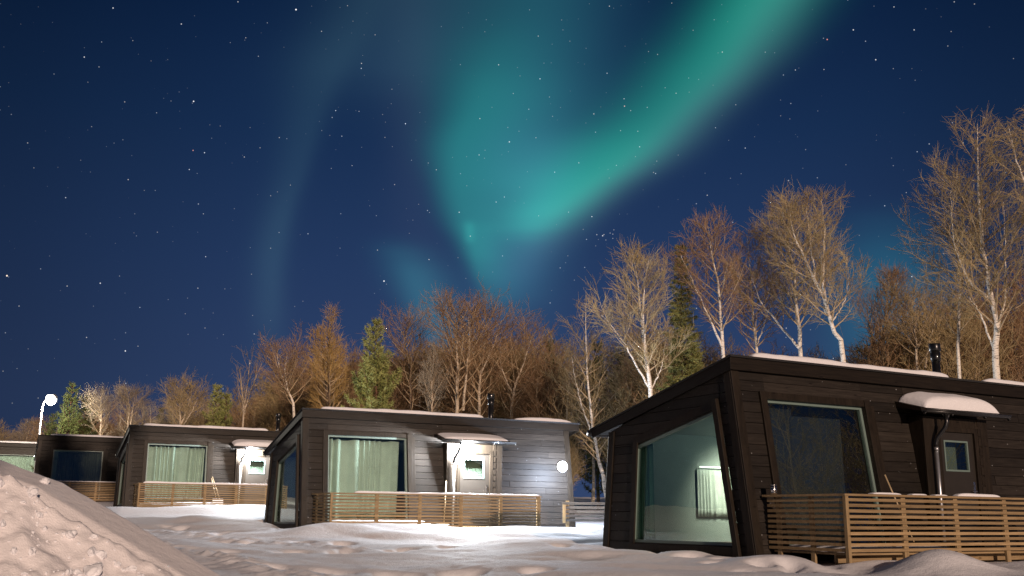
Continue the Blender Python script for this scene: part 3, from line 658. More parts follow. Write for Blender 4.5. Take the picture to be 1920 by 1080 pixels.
# lit lamps
for i in (1, 2):
    for ch in cabins[i].children:
        if ch.name.startswith('porch_lamp'): ch.data = ch.data.copy(); ch.data.materials[0] = M['bulb']
    lamp('porch_light', 'POINT', (4.85, -.78, 2.37), (3600, 2600)[i - 1], (.93, .96, 1), .14, cabins[i])
for ch in cabins[1].children:
    if ch.name.startswith('wall_lamp'):
        mb = MB(); z0 = 1.89; y_ = vf(z0)
        mb.tube([(8.45, y_ - .061, z0), (8.45, y_ - .09, z0), (8.45, y_ - .15, z0), (8.45, y_ - .20, z0), (8.45, y_ - .225, z0)], [.12, .17, .18, .14, .03], 24); mb.build('lamp_globe', M['bulb'], ch, True)
lamp('wall_light', 'POINT', (8.25, vf(1.89) - 1.15, 1.86), 820, (.66, .78, 1), .12, cabins[1])

# curtains and things inside
def cur(i, name, mat, P0, P1, z0, z1, label, **k):
    o = place(pleats(name, mat, P0, P1, z0, z1, **k), i); tag(o, label, 'curtain', 'curtains behind the cabin windows'); return o
cur(1, 'curtain', M['curtain'], (.76, .17), (3.03, .17), .05, 2.50, 'pale green pleated curtain in the front window of the middle cabin', n=9, seed=2, amp=.13, uneven=.75)
cur(2, 'curtain', M['curtain'], (.76, .17), (3.10, .17), .05, 2.50, 'pale green pleated curtain in the front window of the half hidden lit cabin', n=9, seed=5, amp=.13, uneven=.75)
cur(3, 'curtain', plain('shaded_curtain_cloth', (.10, .10, .09), .9, noise=.1), (.95, .10), (3.12, .10), .05, 2.50, 'dull curtain with shade put into its cloth colour, in the fully dark cabin', n=16, seed=7)  # cloth coloured dark for the shade this cabin stands in
cur(4, 'curtain', M['curtain'], (.74, .10), (3.12, .10), .05, 2.50, 'faint pale curtain in the window of the farthest cabin', n=16, seed=8)
cur(1, 'curtain', M['curtain'], (.16, .0), (.16, 3.0), .05, 2.00, 'green curtain behind the narrow gable window of the middle cabin', n=16, seed=3, nrm=(1, 0), amp=.03)
cur(0, 'curtain', M['curtainteal'], (.17, 2.55), (.17, 3.05), .05, 1.95, 'gathered green curtain at the left edge of the big slanted gable window', n=5, seed=4, nrm=(1, 0), amp=.03)
cur(0, 'curtain', M['curtaindark'], (.95, .10), (1.55, .13), .05, 2.48, 'dark blue curtain drawn to the left of the near front window', n=6, seed=9)
cur(0, 'curtain', M['curtainadded'], (2.0, 3.47), (3.7, 3.47), .52, 1.52, 'made-up pale curtain for the bright patch seen in the near gable window', n=14, seed=6, amp=.014)  # made-up curtain, stands in for the bright patch in the gable glass
mb = MB(); mb.box((.72, .50, 0), (4.15, .54, 2.62)); o = place(mb.build('dark_screen', M['curtaindark']), 0); tag(o, 'dark inner partition behind the near cabin\'s front window', 'dark_screen')  # dark sheet added so the room light stays out of the front window
# glow strip and two unseen lights, added to brighten the near cabin's room
mb = MB(); mb.box((2.05, 3.40, 1.55), (3.65, 3.455, 1.58)); o = place(mb.build('added_glow_strip', plain('strip_glow', (.9, .9, .9), .4, noise=0, emit=(1, .97, .88), estr=2)), 0); tag(o, 'added thin glow strip above the made-up curtain inside the near cabin', 'lamp')
l = lamp('curtain_fill', 'AREA', (2.9, 2.2, 2.2), 24, (1, .90, .76), .5, cabins[0]); l.rotation_euler = (math.radians(45), 0, 0); l.data.spread = math.radians(75)
lamp('room_fill', 'POINT', (3.5, 1.3, 1.9), 45, (.90, 1, .95), .15, cabins[0])  # added fill without a fixture, lifts the whole room

# ------------------------------------------------------------------ snow lying on things
def pad(name, i, u0, u1, v0, v1, zf, h, label, seed=0, p=4, pv=0, nu=60, nv=24, lump=.35, cat='snow', group='snow lying on roofs and rails'):
    U = np.linspace(-1, 1, nu); V = np.sin(np.linspace(-np.pi / 2, np.pi / 2, nv)); UU, VV = np.meshgrid(U, V)
    e = np.clip(1 - np.abs(UU) ** p, 0, 1) ** .5 * np.clip(1 - np.abs(VV) ** max(p, pv), 0, 1) ** .5
    u = (u0 + u1) / 2 + UU * (u1 - u0) / 2; v = (v0 + v1) / 2 + VV * (v1 - v0) / 2
    n = fbm(u / .8 + seed, v / .6, 3, seed); wob = .04 * fbm(u / .3 + seed, v / .3, 2, seed) * min(1, (v1 - v0))
    zb_ = zf(u, v); zt_ = zb_ + .004 + h * e * (1 + lump * n)
    vv = v + wob * (np.abs(VV) > .99); A = np.stack([u, vv, zt_], -1).reshape(-1, 3); B = np.stack([u, vv, zb_ + .002], -1).reshape(-1, 3)
    ii = (np.arange(nv - 1)[:, None] * nu + np.arange(nu - 1)[None]).ravel(); f = np.stack([ii, ii + 1, ii + nu + 1, ii + nu], -1)
    o = place(np_mesh(name, np.concatenate([A, B]), np.concatenate([f, f[:, ::-1] + nu * nv]), M['snowroof']), i); tag(o, label, cat, group); return o
zroof = lambda u, v: HH - SL * (v + .1)
nm = ['near right cabin', 'middle cabin', 'half hidden lit cabin', 'fully dark cabin', 'farthest left cabin']
for i in range(5):
    pad('roof_snow', i, .45, 5.75, -.13, 4.2, zroof, [.14, .13, .14, .12, .14][i], f'long thin sheet of snow on the roof of the {nm[i]}', seed=i + 1, p=24, pv=60, nu=110)
    pad('roof_snow', i, 6.80, 8.95, -.12, 4.2, zroof, .14, f'shorter snow sheet beyond the chimney on the roof of the {nm[i]}', seed=i + 9, p=4, pv=60)
zcan = lambda u, v: 2.60 + (v + .72) * (.17 / .63)
for i, h in ((0, .33), (1, .10), (2, .24), (3, .12)):
    pad('canopy_snow', i, 4.16, 6.30, -.75, -.10, zcan, h * .78, f'{["thick cushion", "thin layer", "rounded cap", "thin cover"][i]} of snow on the door canopy of the {nm[i]}', seed=i + 20, p=5 if i else 4, pv=8, lump=.2)
zrail = lambda u, v: u * 0 + .9
pad('rail_snow', 1, .9, 6.62, -2.295, -2.17, zrail, .055, 'unbroken strip of snow along the terrace rail of the middle cabin', seed=30, p=30, nu=160, nv=12, lump=.8)
pad('rail_snow', 2, .4, 6.62, -2.295, -2.17, zrail, .055, 'unbroken strip of snow along the terrace rail of the half hidden lit cabin', seed=31, p=30, nu=160, nv=12, lump=.8)
pad('rail_snow', 3, .4, 6.62, -2.295, -2.17, zrail, .03, 'dim strip of snow along the terrace rail of the fully dark cabin', seed=32, p=30, nu=160, nv=12, lump=.8)
for k, (a, b, h, d) in enumerate(((.85, 1.5, .025, 'left-hand'), (1.75, 2.1, .022, 'second'), (2.3, 2.6, .02, 'third'), (2.85, 3.95, .05, 'largest, door-side'))):
    pad('rail_snow', 0, a, b, -2.295, -2.17, zrail, h, f'{d} patch of snow on the terrace rail of the near cabin', seed=33 + k, p=5, nu=40, nv=12)
zdeck = lambda u, v: u * 0 - .003
pad('terrace_snow', 1, .45, 3.3, -2.1, -.62, zdeck, .16, 'bright snow heaped on the terrace under the window of the middle cabin', seed=41, p=10, cat='snow')
pad('terrace_snow', 1, 3.32, 4.1, -2.1, -.75, zdeck, .07, 'low snow left before the door of the middle cabin', seed=42, p=5)
pad('terrace_snow', 2, .45, 3.5, -2.1, -.62, zdeck, .17, 'bright snow heaped on the terrace of the half hidden lit cabin', seed=43, p=10)
pad('terrace_snow', 0, .45, 3.0, -2.1, -.62, zdeck, .10, 'dim snow lying on the terrace floor of the near cabin', seed=44, p=8)

# ------------------------------------------------------------------ brooms, shovel, tin
def broom(i, u, v, lean, L_, label, kind='broom'):
    o = place(empty(kind), i); top = Vector((u + lean, v + .28, L_)); bot = Vector((u, v, .08))
    mb = MB(); mb.tube([bot, top], .014, 10); mb.build('handle', M['handle'], o, True)
    mb = MB()
    if kind == 'broom':
        mb.hexa([(u - .17, v - .04, 0), (u + .17, v - .04, 0), (u + .17, v + .04, 0), (u - .17, v + .04, 0)], [(u - .14, v - .02, .12), (u + .14, v - .02, .12), (u + .14, v + .02, .12), (u - .14, v + .02, .12)]); mb.build('bristles', M['straw'], o)
    else:
        mb.hexa([(u - .22, v - .10, 0), (u + .22, v - .10, 0), (u + .22, v - .07, 0), (u - .22, v - .07, 0)], [(u - .22, v + .0, .34), (u + .22, v + .0, .34), (u + .22, v + .03, .34), (u - .22, v + .03, .34)]); mb.build('blade', M['plastic'], o)
    tag(o, label, kind, 'brooms and shovels leaning by the cabin windows' )
broom(1, 4.10, -.95, .16, 1.32, 'pale broom leaning on the wall left of the middle cabin door')
broom(2, 3.75, -1.0, -.40, 1.25, 'pale broom leaning under the window of the half hidden lit cabin')
broom(2, 3.55, -1.2, -.28, 1.20, 'snow shovel standing beside the broom of the half hidden lit cabin', 'shovel')
broom(0, 3.20, -1.05, -.32, 1.30, 'thin wooden broom leaning by the front window of the near cabin')
t_ = place(empty('steel_tin'), 0); mb = MB(); mb.tube([(.29, -.66, .902), (.29, -.66, 1.06)], .058, 24); mb.build('body', M['steel'], t_, True)
mb = MB()
for z in (.93, .975, 1.02, 1.06): mb.tube([(.29, -.66, z), (.29, -.66, z + .008)], .062, 24)
mb.build('ridges', M['steel'], t_, True); tag(t_, 'shiny ribbed steel tin standing on the house end of the near rail', 'tin')

# ------------------------------------------------------------------ back fence
fe = empty('slatted_fence', (1.6, 31.2, 0)); z0 = -.30
mb = MB()
for k in range(5): mb.box((0, -.02, z0 + .10 + k * .125), (5.2, .02, z0 + .10 + k * .125 + .085))
mb.build('boards', M['fence'], fe)
for x in (.12, 1.7, 3.3, 4.9):
    mb = MB(); mb.box((x, .022, z0 - .5), (x + .1, .10, z0 + .72)); mb.build('post', M['post'] if x < 1 else M['fence'], fe)
mb = MB(); mb.box((.02, -.10, z0 + .05), (.10, -.021, z0 + .60)); mb.build('end_post', M['post'], fe); tag(fe, 'low grey board fence between the middle and the near cabin', 'fence')

# ------------------------------------------------------------------ street lamp
hp = at(96, 748, 60); bp_ = at(72, 822, 60); tp = at(81, 757, 60)
sl = empty('street_lamp', (bp_.x, 60, gz(bp_.x, 60))); b0 = sl.location
def rel(p): return Vector(p) - Vector(b0)
mb = MB(); pts = [Vector((0, 0, -.3)), rel(tp) * .5 + Vector((0, 0, 0)), rel(tp) - Vector((.04, 0, .25))]; pts[1].x = rel(tp).x * .55
for k in range(7):
    a = math.pi / 2 * k / 6; pts.append(rel(tp) + Vector((.42 * (1 - math.cos(a)), 0, -.05 + .38 * math.sin(a))))
mb.tube(pts, [.07, .06, .05] + [.042] * 7, 14); mb.build('pole', plain('lamp_pole_paint', (.75, .75, .75), .4, noise=.05), sl, True)
hd = rel(hp); mb = MB(); mb.tube([hd + Vector((-.32, 0, .12)), hd + Vector((-.15, 0, .14)), hd + Vector((.2, 0, .13)), hd + Vector((.34, 0, .08))], [.06, .15, .17, .06], 14); head = mb.build('lamp_head', M['galv'], sl, True)
mb = MB()
for k in range(1): mb.tube([hd + Vector((0, 0, .22)), hd + Vector((0, 0, .09)), hd + Vector((0, 0, -.10)), hd + Vector((0, 0, -.28)), hd + Vector((0, 0, -.38))], [.24, .31, .31, .23, .05], 20)
mb.build('lamp_glass', plain('street_lamp_glass', (.9, .9, .9), .3, noise=0, emit=(1, .98, .9), estr=6), head, True)
lamp('street_lamp_light', 'POINT', hd + Vector((0, -.1, -.5)), 1500, (1, .93, .78), .25, sl)
tag(sl, 'tall white street lamp with curved neck shining behind the dark cabin', 'street lamp')

# ------------------------------------------------------------------ trees
def tubes_mesh(name, paths, mat, parent, sides=3):
    """paths: list of (k x 3 points, k radii), grouped by k and swept with numpy."""
    Vs = []; Fs = []; off = 0; by = {}
    for p, r in paths: by.setdefault(len(p), []).append((p, r))
    for k, lst in by.items():
        P = np.array([a for a, _ in lst], float); R = np.array([b for _, b in lst], float); n = len(lst)
        D = np.zeros_like(P); D[:, 1:-1] = P[:, 2:] - P[:, :-2]; D[:, 0] = P[:, 1] - P[:, 0]; D[:, -1] = P[:, -1] - P[:, -2]
        D /= np.linalg.norm(D, axis=2, keepdims=True) + 1e-9
        ref = np.where(np.abs(D[..., 2:3]) > .9, np.array([1., 0, 0]), np.array([0, 0, 1.])); ref = np.broadcast_to(ref[:, :1], D.shape)
        A = np.cross(D, ref); A /= np.linalg.norm(A, axis=2, keepdims=True) + 1e-9; B = np.cross(D, A)
        an = np.arange(sides) * 2 * np.pi / sides
        V = P[:, :, None] + (A[:, :, None] * np.cos(an)[:, None] + B[:, :, None] * np.sin(an)[:, None]) * R[:, :, None, None]
        Vs.append(V.reshape(-1, 3)); base = off + np.arange(n)[:, None, None] * k * sides + np.arange(k - 1)[None, :, None] * sides; s = np.arange(sides)[None, None]; s1 = (s + 1) % sides
        Fs.append(np.stack([base + s, base + s1, base + s1 + sides, base + s + sides], -1).reshape(-1, 4)); off += n * k * sides
    return np_mesh(name, np.concatenate(Vs), np.concatenate(Fs), mat, parent)
def lerp_path(P, t):
    n = len(P) - 1; f = min(max(t, 0), .9999) * n; i = int(f); return P[i] + (P[i + 1] - P[i]) * (f - i), (P[i + 1] - P[i]).normalized()
def resample(pts, n, rn, wob=0):
    pts = [Vector(p) for p in pts]; out_ = []
    for i in range(n + 1):
        f = i / n * (len(pts) - 1); k = min(int(f), len(pts) - 2); f -= k
        p0, p1, p2, p3 = pts[max(k - 1, 0)], pts[k], pts[k + 1], pts[min(k + 2, len(pts) - 1)]
        p = .5 * ((2 * p1) + (p2 - p0) * f + (2 * p0 - 5 * p1 + 4 * p2 - p3) * f * f + (3 * p1 - p0 - 3 * p2 + p3) * f ** 3)
        if 0 < i < n: p = p + Vector((rn.uniform(-wob, wob), rn.uniform(-wob, wob), 0))
        out_.append(p)
    return out_
def grow(start, d, L_, n, up, rn, curl=.12):
    P = [Vector(start)]; d = Vector(d).normalized()
    for i in range(n):
        d = (d + Vector((rn.uniform(-curl, curl), rn.uniform(-curl, curl), rn.uniform(-curl, curl) + up / n))).normalized(); P.append(P[-1] + d * (L_ / n))
    return P
def bare_tree(name, stems, R=2.2, n1=26, n2=9, n3=7, seed=0, r0=.12, t0=.28, mats=('birch', 'twig'), up=.9, ang=.92, tw=.0062, droop=0., shape='round', parent_label=None, twl=1.0):
    rn = random.Random(seed); root = empty(name)
    trunk = []; limbs = []; twigs = []
    Hm = max(s[0][-1][2] for s in stems)
    for si, (pts, rr, a0) in enumerate(stems):
        S = resample(pts, 18, rn, .025); Ls = sum((S[i + 1] - S[i]).length for i in range(18))
        rad = [max(.009, rr * (1 - i / 18) ** .8) for i in range(19)]; trunk.append((S, rad))
        az = rn.uniform(0, 6.28); nn = max(4, int(n1 * (Ls / Hm)))
        for j in range(nn):
            t = a0 + (1 - a0) * ((j + rn.uniform(.1, .9)) / nn) * .985; p, d = lerp_path(S, t); az += 2.4 + rn.uniform(-.5, .5)
            if shape == 'cone': pr = (1 - (t - a0) / (1 - a0)) * .95 + .07
            elif shape == 'narrow': pr = .35 + .5 * math.sin(math.pi * min(1, (t - a0) / (1 - a0) * .9 + .1))
            else: q = (t - a0) / (1 - a0); pr = (.55 + .6 * math.sin(math.pi * min(1, q * 1.05))) * (1 - .55 * q ** 3)
            l1 = R * pr * rn.uniform(.75, 1.2); side = Vector((math.cos(az), math.sin(az), 0)); a_ = ang * rn.uniform(.8, 1.2)
            dd = d * math.cos(a_) + side * math.sin(a_)
            B = grow(p, dd, l1, 6, up * rn.uniform(.3, 1) - droop * .5, rn); rb = min(.42 * rr * (1 - t) ** .7 + .006, .045)
            (limbs).append((B, [max(.0055, rb * (1 - i / 7)) for i in range(7)]))
            k2 = max(2, int(n2 * l1 / R * .95))
            for q in range(k2):
                t2 = .15 + .85 * (q + rn.random()) / k2; p2, d2 = lerp_path(B, t2); s2 = Vector((rn.gauss(0, 1), rn.gauss(0, 1), rn.gauss(0, .6))); s2 = (s2 - d2 * s2.dot(d2)).normalized()
                l2 = l1 * rn.uniform(.25, .5) * (1.15 - .6 * t2) + .15
                C = grow(p2, d2 * .75 + s2 * .65, l2, 3, .25 * up - droop, rn, .15); twigs.append((C, [.0095 * tw / .0075, tw * 1.1, tw, tw * .7]))
                for _ in range(max(1, int(n3 * rn.uniform(.45, 1.0)))):
                    t3 = rn.uniform(.1, 1); p3, d3 = lerp_path(C, t3); s3 = Vector((rn.gauss(0, 1), rn.gauss(0, 1), rn.gauss(0, 1) - droop * .9)); l3 = rn.uniform(.18, .5) * twl
                    D = grow(p3, d3 * .7 + s3 * .42, l3, 2, .1 * up - droop * 1.2, rn, .15); twigs.append((D, [tw * .85, tw * .7, tw * .35]))
    f = lambda L_: [([tuple(a) for a in p], r) for p, r in L_]
    tubes_mesh('trunk', f(trunk), M[mats[0]], root, 9)
    if limbs: cr = tubes_mesh('crown', f(twigs), M[mats[1]], root, 3); tubes_mesh('limbs', f(limbs), M['limb'] if mats[0] != 'birch' else M['limb'], root, 4)
    return root
def conifer(name, H, R, seed, mats=('pinebark', 'needle'), dens=1.0, kind='pine', base=.08, nsz=.10):
    rn = random.Random(seed); root = empty(name); limbs = []
    S = resample([(0, 0, -.3), (rn.uniform(-.1, .1), rn.uniform(-.1, .1), H * .5), (0, 0, H)], 14, rn, .03)
    tubes_mesh('trunk', [([tuple(p) for p in S], [max(.012, .014 * H * (1 - i / 14)) for i in range(15)])], M[mats[0]], root, 8)
    T = []; z = H * base; az = 0
    spray = []
    while z < H * .985:
        q = z / H; rad = R * (1 - q) ** (.8 if kind == 'spruce' else .65) * (.8 + .35 * rn.random()) + .10
        nb = rn.randint(5, 7) if kind == 'spruce' else rn.randint(3, 5)
        for b in range(nb):
            az += 6.283 / nb + rn.uniform(-.4, .4); L_ = rad * (rn.uniform(.6, 1.12) if kind == 'spruce' else rn.uniform(.45, 1.2))
            el = (-.15 + .7 * q) if kind == 'spruce' else (.25 + .55 * q)
            B = grow((0, 0, z), (math.cos(az), math.sin(az), el), L_, 4, (.35 if kind == 'spruce' else .6), rn, .08); limbs.append((B, [.02, .016, .012, .008, .004]))
            n = max(3, int(L_ / .13 * dens))
            for k in range(n):
                t = .18 + .82 * (k + rn.random()) / n; p, d = lerp_path(B, t); sd_ = Vector((-d.y, d.x, 0)).normalized() * (1 if k % 2 else -1)
                l2 = (.16 + .35 * L_ * (1 - t)) * rn.uniform(.6, 1.2)
                C = grow(p, d * .6 + sd_ * .8 + Vector((0, 0, rn.uniform(-.15, .3) if kind == 'pine' else rn.uniform(-.45, .1))), l2, 2, .3 if kind == 'pine' else -.15, rn, .1)
                m_ = max(3, int(l2 / .05 * dens))
                for j in range(m_):
                    pp, d2 = lerp_path(C, (j + rn.random()) / m_); spray.append((pp, d2))
        z += (.36 if kind == 'pine' else .20) * (.7 + .5 * rn.random()) * max(.6, H / 8)
    tubes_mesh('limbs', [([tuple(a) for a in p], r) for p, r in limbs], M[mats[0]], root, 4)
    rp = np.random.RandomState(seed); n = len(spray); P = np.array([tuple(s[0]) for s in spray]); D = np.array([tuple(s[1]) for s in spray]); K = 4
    P = np.repeat(P, K, 0) + rp.normal(0, .015, (n * K, 3)); D = np.repeat(D, K, 0) * .7 + rp.normal(0, .62, (n * K, 3)); D /= np.linalg.norm(D, axis=1, keepdims=True)
    S_ = np.cross(D, rp.normal(0, 1, D.shape)); S_ /= np.linalg.norm(S_, axis=1, keepdims=True); ln = nsz * rp.uniform(.7, 1.3, (n * K, 1)); wd = nsz * .10
    V = np.stack([P - S_ * wd, P + S_ * wd, P + D * ln], 1).reshape(-1, 3)
    np_mesh('crown', V, np.arange(len(V)).reshape(-1, 3), M[mats[1]], root, False)
    return root
def stem_px(pts, Y, x0, z0, seed=0):
    rn = random.Random(seed); o = []
    for i, (px, py) in enumerate(pts):
        p = at(px, py, Y); o.append((p.x - x0, rn.uniform(-.25, .25) if i else 0, p.z - z0))
    return o
def hero(name, Y, stems, label, cat='tree', **k):
    """stems: list of (pixel path from low to high, base radius, first branch fraction)"""
    p = at(*stems[0][0][0], Y); z0 = gz(p.x, Y); S = []
    for i, (pts, r, a) in enumerate(stems):
        q = stem_px(pts, Y, p.x, z0, i + k.get('seed', 0))
        if i == 0: q = [(q[0][0] - (q[1][0] - q[0][0]) * .12, 0, -.2)] + q if q[0][2] > .4 else q
        S.append((q, r, a))
    t = bare_tree(name, S, **k); t.location = (p.x, Y, z0); tag(t, label, cat, k.get('group')); return t
h = hero
h('birch_tree', 33, [([(1868, 700), (1862, 600), (1848, 470), (1838, 340), (1830, 235)], .13, .33), ([(1855, 560), (1822, 520), (1795, 450), (1778, 360)], .05, .15), ([(1866, 640), (1880, 560), (1885, 470), (1880, 380)], .05, .2), ([(1864, 660), (1835, 590), (1812, 560)], .04, .3)],
  'tallest white birch with a straight trunk rising behind the near chimney, right side', R=2.2, n1=44, n2=13, n3=9, seed=1)
h('birch_tree', 35, [([(1798, 700), (1803, 600), (1806, 500), (1800, 420), (1790, 330)], .075, .3)], 'slim birch just left of the tallest one, above the near chimney', R=1.7, n1=34, n2=11, n3=8, seed=2)
h('birch_tree', 31, [([(1995, 720), (1985, 500), (1950, 330), (1925, 222)], .11, .45), ([(1985, 500), (1945, 400), (1905, 320), (1890, 240)], .05, .2)], 'birch whose drooping crown hangs in from the top right corner', R=1.5, n1=40, n2=11, n3=8, seed=3, droop=.55)
h('birch_tree', 34, [([(1582, 672), (1562, 625), (1545, 570), (1515, 500), (1485, 440), (1478, 400)], .095, .35), ([(1549, 590), (1545, 520), (1548, 440), (1543, 368)], .06, .2), ([(1530, 535), (1522, 450), (1515, 385)], .04, .25), ([(1556, 610), (1580, 570), (1590, 520)], .03, .3)],
  'leaning white birch forking into two stems, behind the near roof', R=1.55, n1=38, n2=12, n3=9, seed=4)
h('birch_tree', 36, [([(1502, 665), (1497, 600), (1492, 530), (1482, 460), (1470, 385)], .09, .3), ([(1500, 655), (1465, 610), (1430, 565), (1410, 520)], .05, .25)], 'round golden-crowned birch left of the leaning forked one', R=2.0, n1=40, n2=12, n3=10, seed=5)
h('birch_tree', 37, [([(1420, 668), (1414, 600), (1410, 520), (1400, 440)], .07, .25), ([(1418, 650), (1435, 600), (1445, 550)], .03, .2)], 'thin birch between the spruce-side birch and the golden one', R=1.6, n1=32, n2=10, n3=8, seed=6, mats=('birch', 'twigred'))
h('birch_tree', 35, [([(1357, 668), (1352, 610), (1344, 540), (1335, 470), (1325, 428)], .08, .3), ([(1355, 655), (1325, 590), (1303, 530), (1275, 480)], .045, .3)], 'reddish birch with a long left limb standing beside the tall spruce', R=1.6, n1=36, n2=11, n3=8, seed=7, mats=('birch', 'twigred'))
h('birch_tree', 33.5, [([(1219, 748), (1212, 680), (1205, 600), (1195, 530), (1187, 475)], .09, .3), ([(1217, 715), (1209, 640), (1206, 560), (1215, 490)], .055, .25), ([(1216, 725), (1180, 660), (1150, 615), (1128, 590)], .04, .3), ([(1218, 735), (1240, 690), (1248, 640)], .03, .3)],
  'broad pale birch with a double trunk, left of the tall spruce', R=1.3, n1=36, n2=11, n3=8, seed=8)
h('birch_tree', 41, [([(1142, 950), (1132, 900), (1118, 840), (1106, 760), (1100, 660), (1098, 570)], .10, .3), ([(1138, 925), (1154, 890), (1160, 860)], .03, .5), ([(1112, 820), (1085, 740), (1072, 670)], .04, .2)], 'birch leaning out from behind the near gable, its foot behind the board fence', R=1.9, n1=34, n2=9, n3=7, seed=9, mats=('birch', 'twig'))
h('birch_tree', 45, [([(1112, 942), (1113, 860), (1108, 760), (1110, 640)], .085, .35)], 'straight dull birch left of the leaning one, above the board fence', R=1.7, n1=30, n2=9, n3=7, seed=10, mats=('birchfar', 'twig'))
h('birch_tree', 46, [([(857, 775), (857, 690), (856, 620), (850, 574)], .11, .25), ([(868, 770), (874, 700), (880, 640), (878, 590)], .07, .3)], 'tall brown birch pair above the middle of the middle roof', R=2.4, n1=44, n2=10, n3=8, seed=11, mats=('birchfar', 'twigred'))
h('birch_tree', 47, [([(898, 785), (900, 720), (908, 650), (915, 590)], .10, .25), ([(902, 700), (925, 650), (940, 600)], .05, .2)], 'tall brown birch just left of the middle cabin chimney', R=2.2, n1=40, n2=10, n3=8, seed=12, mats=('birchfar', 'twigred'))
h('birch_tree', 47, [([(958, 790), (965, 730), (985, 670), (1000, 622)], .09, .25), ([(962, 740), (940, 690), (938, 650)], .04, .2)], 'brown birch curving to the right behind the middle cabin chimney', R=2.1, n1=38, n2=10, n3=7, seed=13, mats=('birchfar', 'twigred'))
h('birch_tree', 44, [([(810, 778), (811, 730), (812, 655)], .06, .15)], 'small pale feathery birch before the brown birches', R=.95, n1=34, n2=9, n3=8, seed=14, mats=('birchfar', 'twigpale'), ang=.6)
h('birch_tree', 50, [([(770, 780), (768, 700), (760, 640), (765, 605)], .08, .25)], 'dim brown birch between the young pine and the small pale birch', R=2.2, n1=36, n2=10, n3=7, seed=15, mats=('brown', 'twigred'))
h('larch_tree', 48, [([(618, 775), (617, 700), (618, 640), (624, 582)], .11, .12), ([(614, 760), (608, 680), (600, 620)], .06, .2)], 'bare golden larch with upcurved branches left of the young pine', R=1.75, n1=80, n2=12, n3=8, seed=16, mats=('brown', 'twiggold'), shape='cone', ang=1.05, up=1.2)
h('birch_tree', 47, [([(552, 782), (540, 735), (525, 700), (517, 655)], .08, .3), ([(540, 735), (536, 700), (538, 660)], .04, .3)], 'crooked birch with a bright trunk left of the larch', R=1.7, n1=34, n2=10, n3=8, seed=17, mats=('birch', 'twigred'))
h('bare_tree', 52, [([(455, 800), (457, 750), (450, 700)], .07, .4), ([(456, 780), (470, 730), (490, 680)], .05, .4), ([(457, 770), (462, 720), (468, 675)], .04, .4)], 'sparse upright bare tree forking over the chimney of the half hidden cabin', R=1.3, n1=14, n2=5, n3=4, seed=18, mats=('birchfar', 'twigpale'), ang=.5, t0=.4)
h('bare_tree', 60, [([(338, 802), (336, 760), (330, 722)], .08, .2), ([(340, 795), (352, 760), (358, 730)], .06, .2), ([(345, 795), (362, 770), (370, 745)], .05, .2)], 'pinkish many-stemmed bare tree left of the small pine', R=1.5, n1=34, n2=10, n3=8, seed=19, mats=('birchfar', 'twig'))
h('bare_tree', 62, [([(240, 800), (240, 760), (238, 735)], .08, .15), ([(245, 800), (250, 770), (252, 745)], .05, .2)], 'frosty pale bare tree over the roof of the fully dark cabin', R=1.3, n1=30, n2=10, n3=8, seed=20, mats=('birchfar', 'twigpale'))
h('bare_tree', 61, [([(190, 802), (190, 770), (188, 742)], .08, .15), ([(192, 800), (180, 770)], .05, .2)], 'white-twigged bush-like tree right of the pines by the street lamp', R=1.4, n1=30, n2=10, n3=9, seed=21, mats=('birchfar', 'twigpale'))
h('bare_tree', 44, [([(1655, 680), (1660, 620), (1668, 560), (1672, 530)], .07, .25), ([(1650, 680), (1635, 620), (1628, 570)], .05, .25), ([(1662, 680), (1690, 620), (1700, 580)], .05, .25)], 'dark reddish bare tree clump between the leaning birch and the near chimney', R=1.5, n1=44, n2=10, n3=7, seed=22, mats=('brown', 'twigred'), ang=.5)
h('bare_tree', 40, [([(1720, 690), (1722, 640), (1712, 590), (1705, 560)], .06, .2), ([(1735, 690), (1745, 640), (1760, 590)], .05, .2)], 'tangled brown bare tree just left of the near chimney', R=1.8, n1=34, n2=10, n3=8, seed=23, mats=('birchfar', 'twig'))

def put(t, px, Y, label, cat='tree', group=None, top=None, H=None, rot=0, sc=1, kind=None, wide=1):
    x = at(px, 800, Y).x; z = gz(x, Y)
    if top is not None: sc = (at(px, top, Y).z - z) / H
    t.location = (x, Y, z); t.rotation_euler = (0, 0, rot); t.scale = (sc * wide, sc * wide, sc); tag(t, label, cat, group); return t
put(conifer('spruce_tree', 11, 1.45, 1, ('brown', 'needlespruce'), 1.5, 'spruce', nsz=.13), 1286, 35.5, 'tall narrow dark green spruce among the birches', top=456, H=11)
put(conifer('pine_tree', 7.5, 2.1, 2, ('pinebark', 'needleyoung'), 1.3, 'pine', nsz=.16), 698, 45, 'young bright green pine right of the golden larch', top=605, H=7.5)
pn = conifer('pine_tree', 8, 2.1, 3, ('pinebark', 'needle'), 1.1, 'pine', nsz=.17)
put(pn, 128, 64, 'tall pine right behind the glare of the street lamp', top=718, H=8)
put(copy_tree(pn), 158, 66, 'second pine, right of the one behind the street lamp', top=742, H=8, rot=2)
put(copy_tree(pn), 98, 66, 'low pine below the street lamp head', top=775, H=8, rot=4)
sp = conifer('pine_tree', 6, 1.3, 4, ('pinebark', 'needleyoung'), 1.1, 'pine', nsz=.16)
put(sp, 402, 58, 'small pointed pine above the roof of the half hidden lit cabin', top=722, H=6)
put(copy_tree(sp), 420, 60, 'shorter pine close to the right of the small pointed one', top=738, H=6, rot=2)
dk_ = conifer('pine_tree', 9, 2.3, 5, ('brown', 'needledark'), 1.0, 'pine', nsz=.18)
DL = [(880, 52, 705), (925, 54, 720), (1030, 50, 640), (1010, 54, 690), (1165, 44, 660), (1120, 46, 640), (1190, 48, 700), (1240, 44, 650), (1655, 52, 640), (1690, 50, 620), (1625, 54, 650), (1900, 44, 600), (300, 72, 765), (560, 60, 735)]
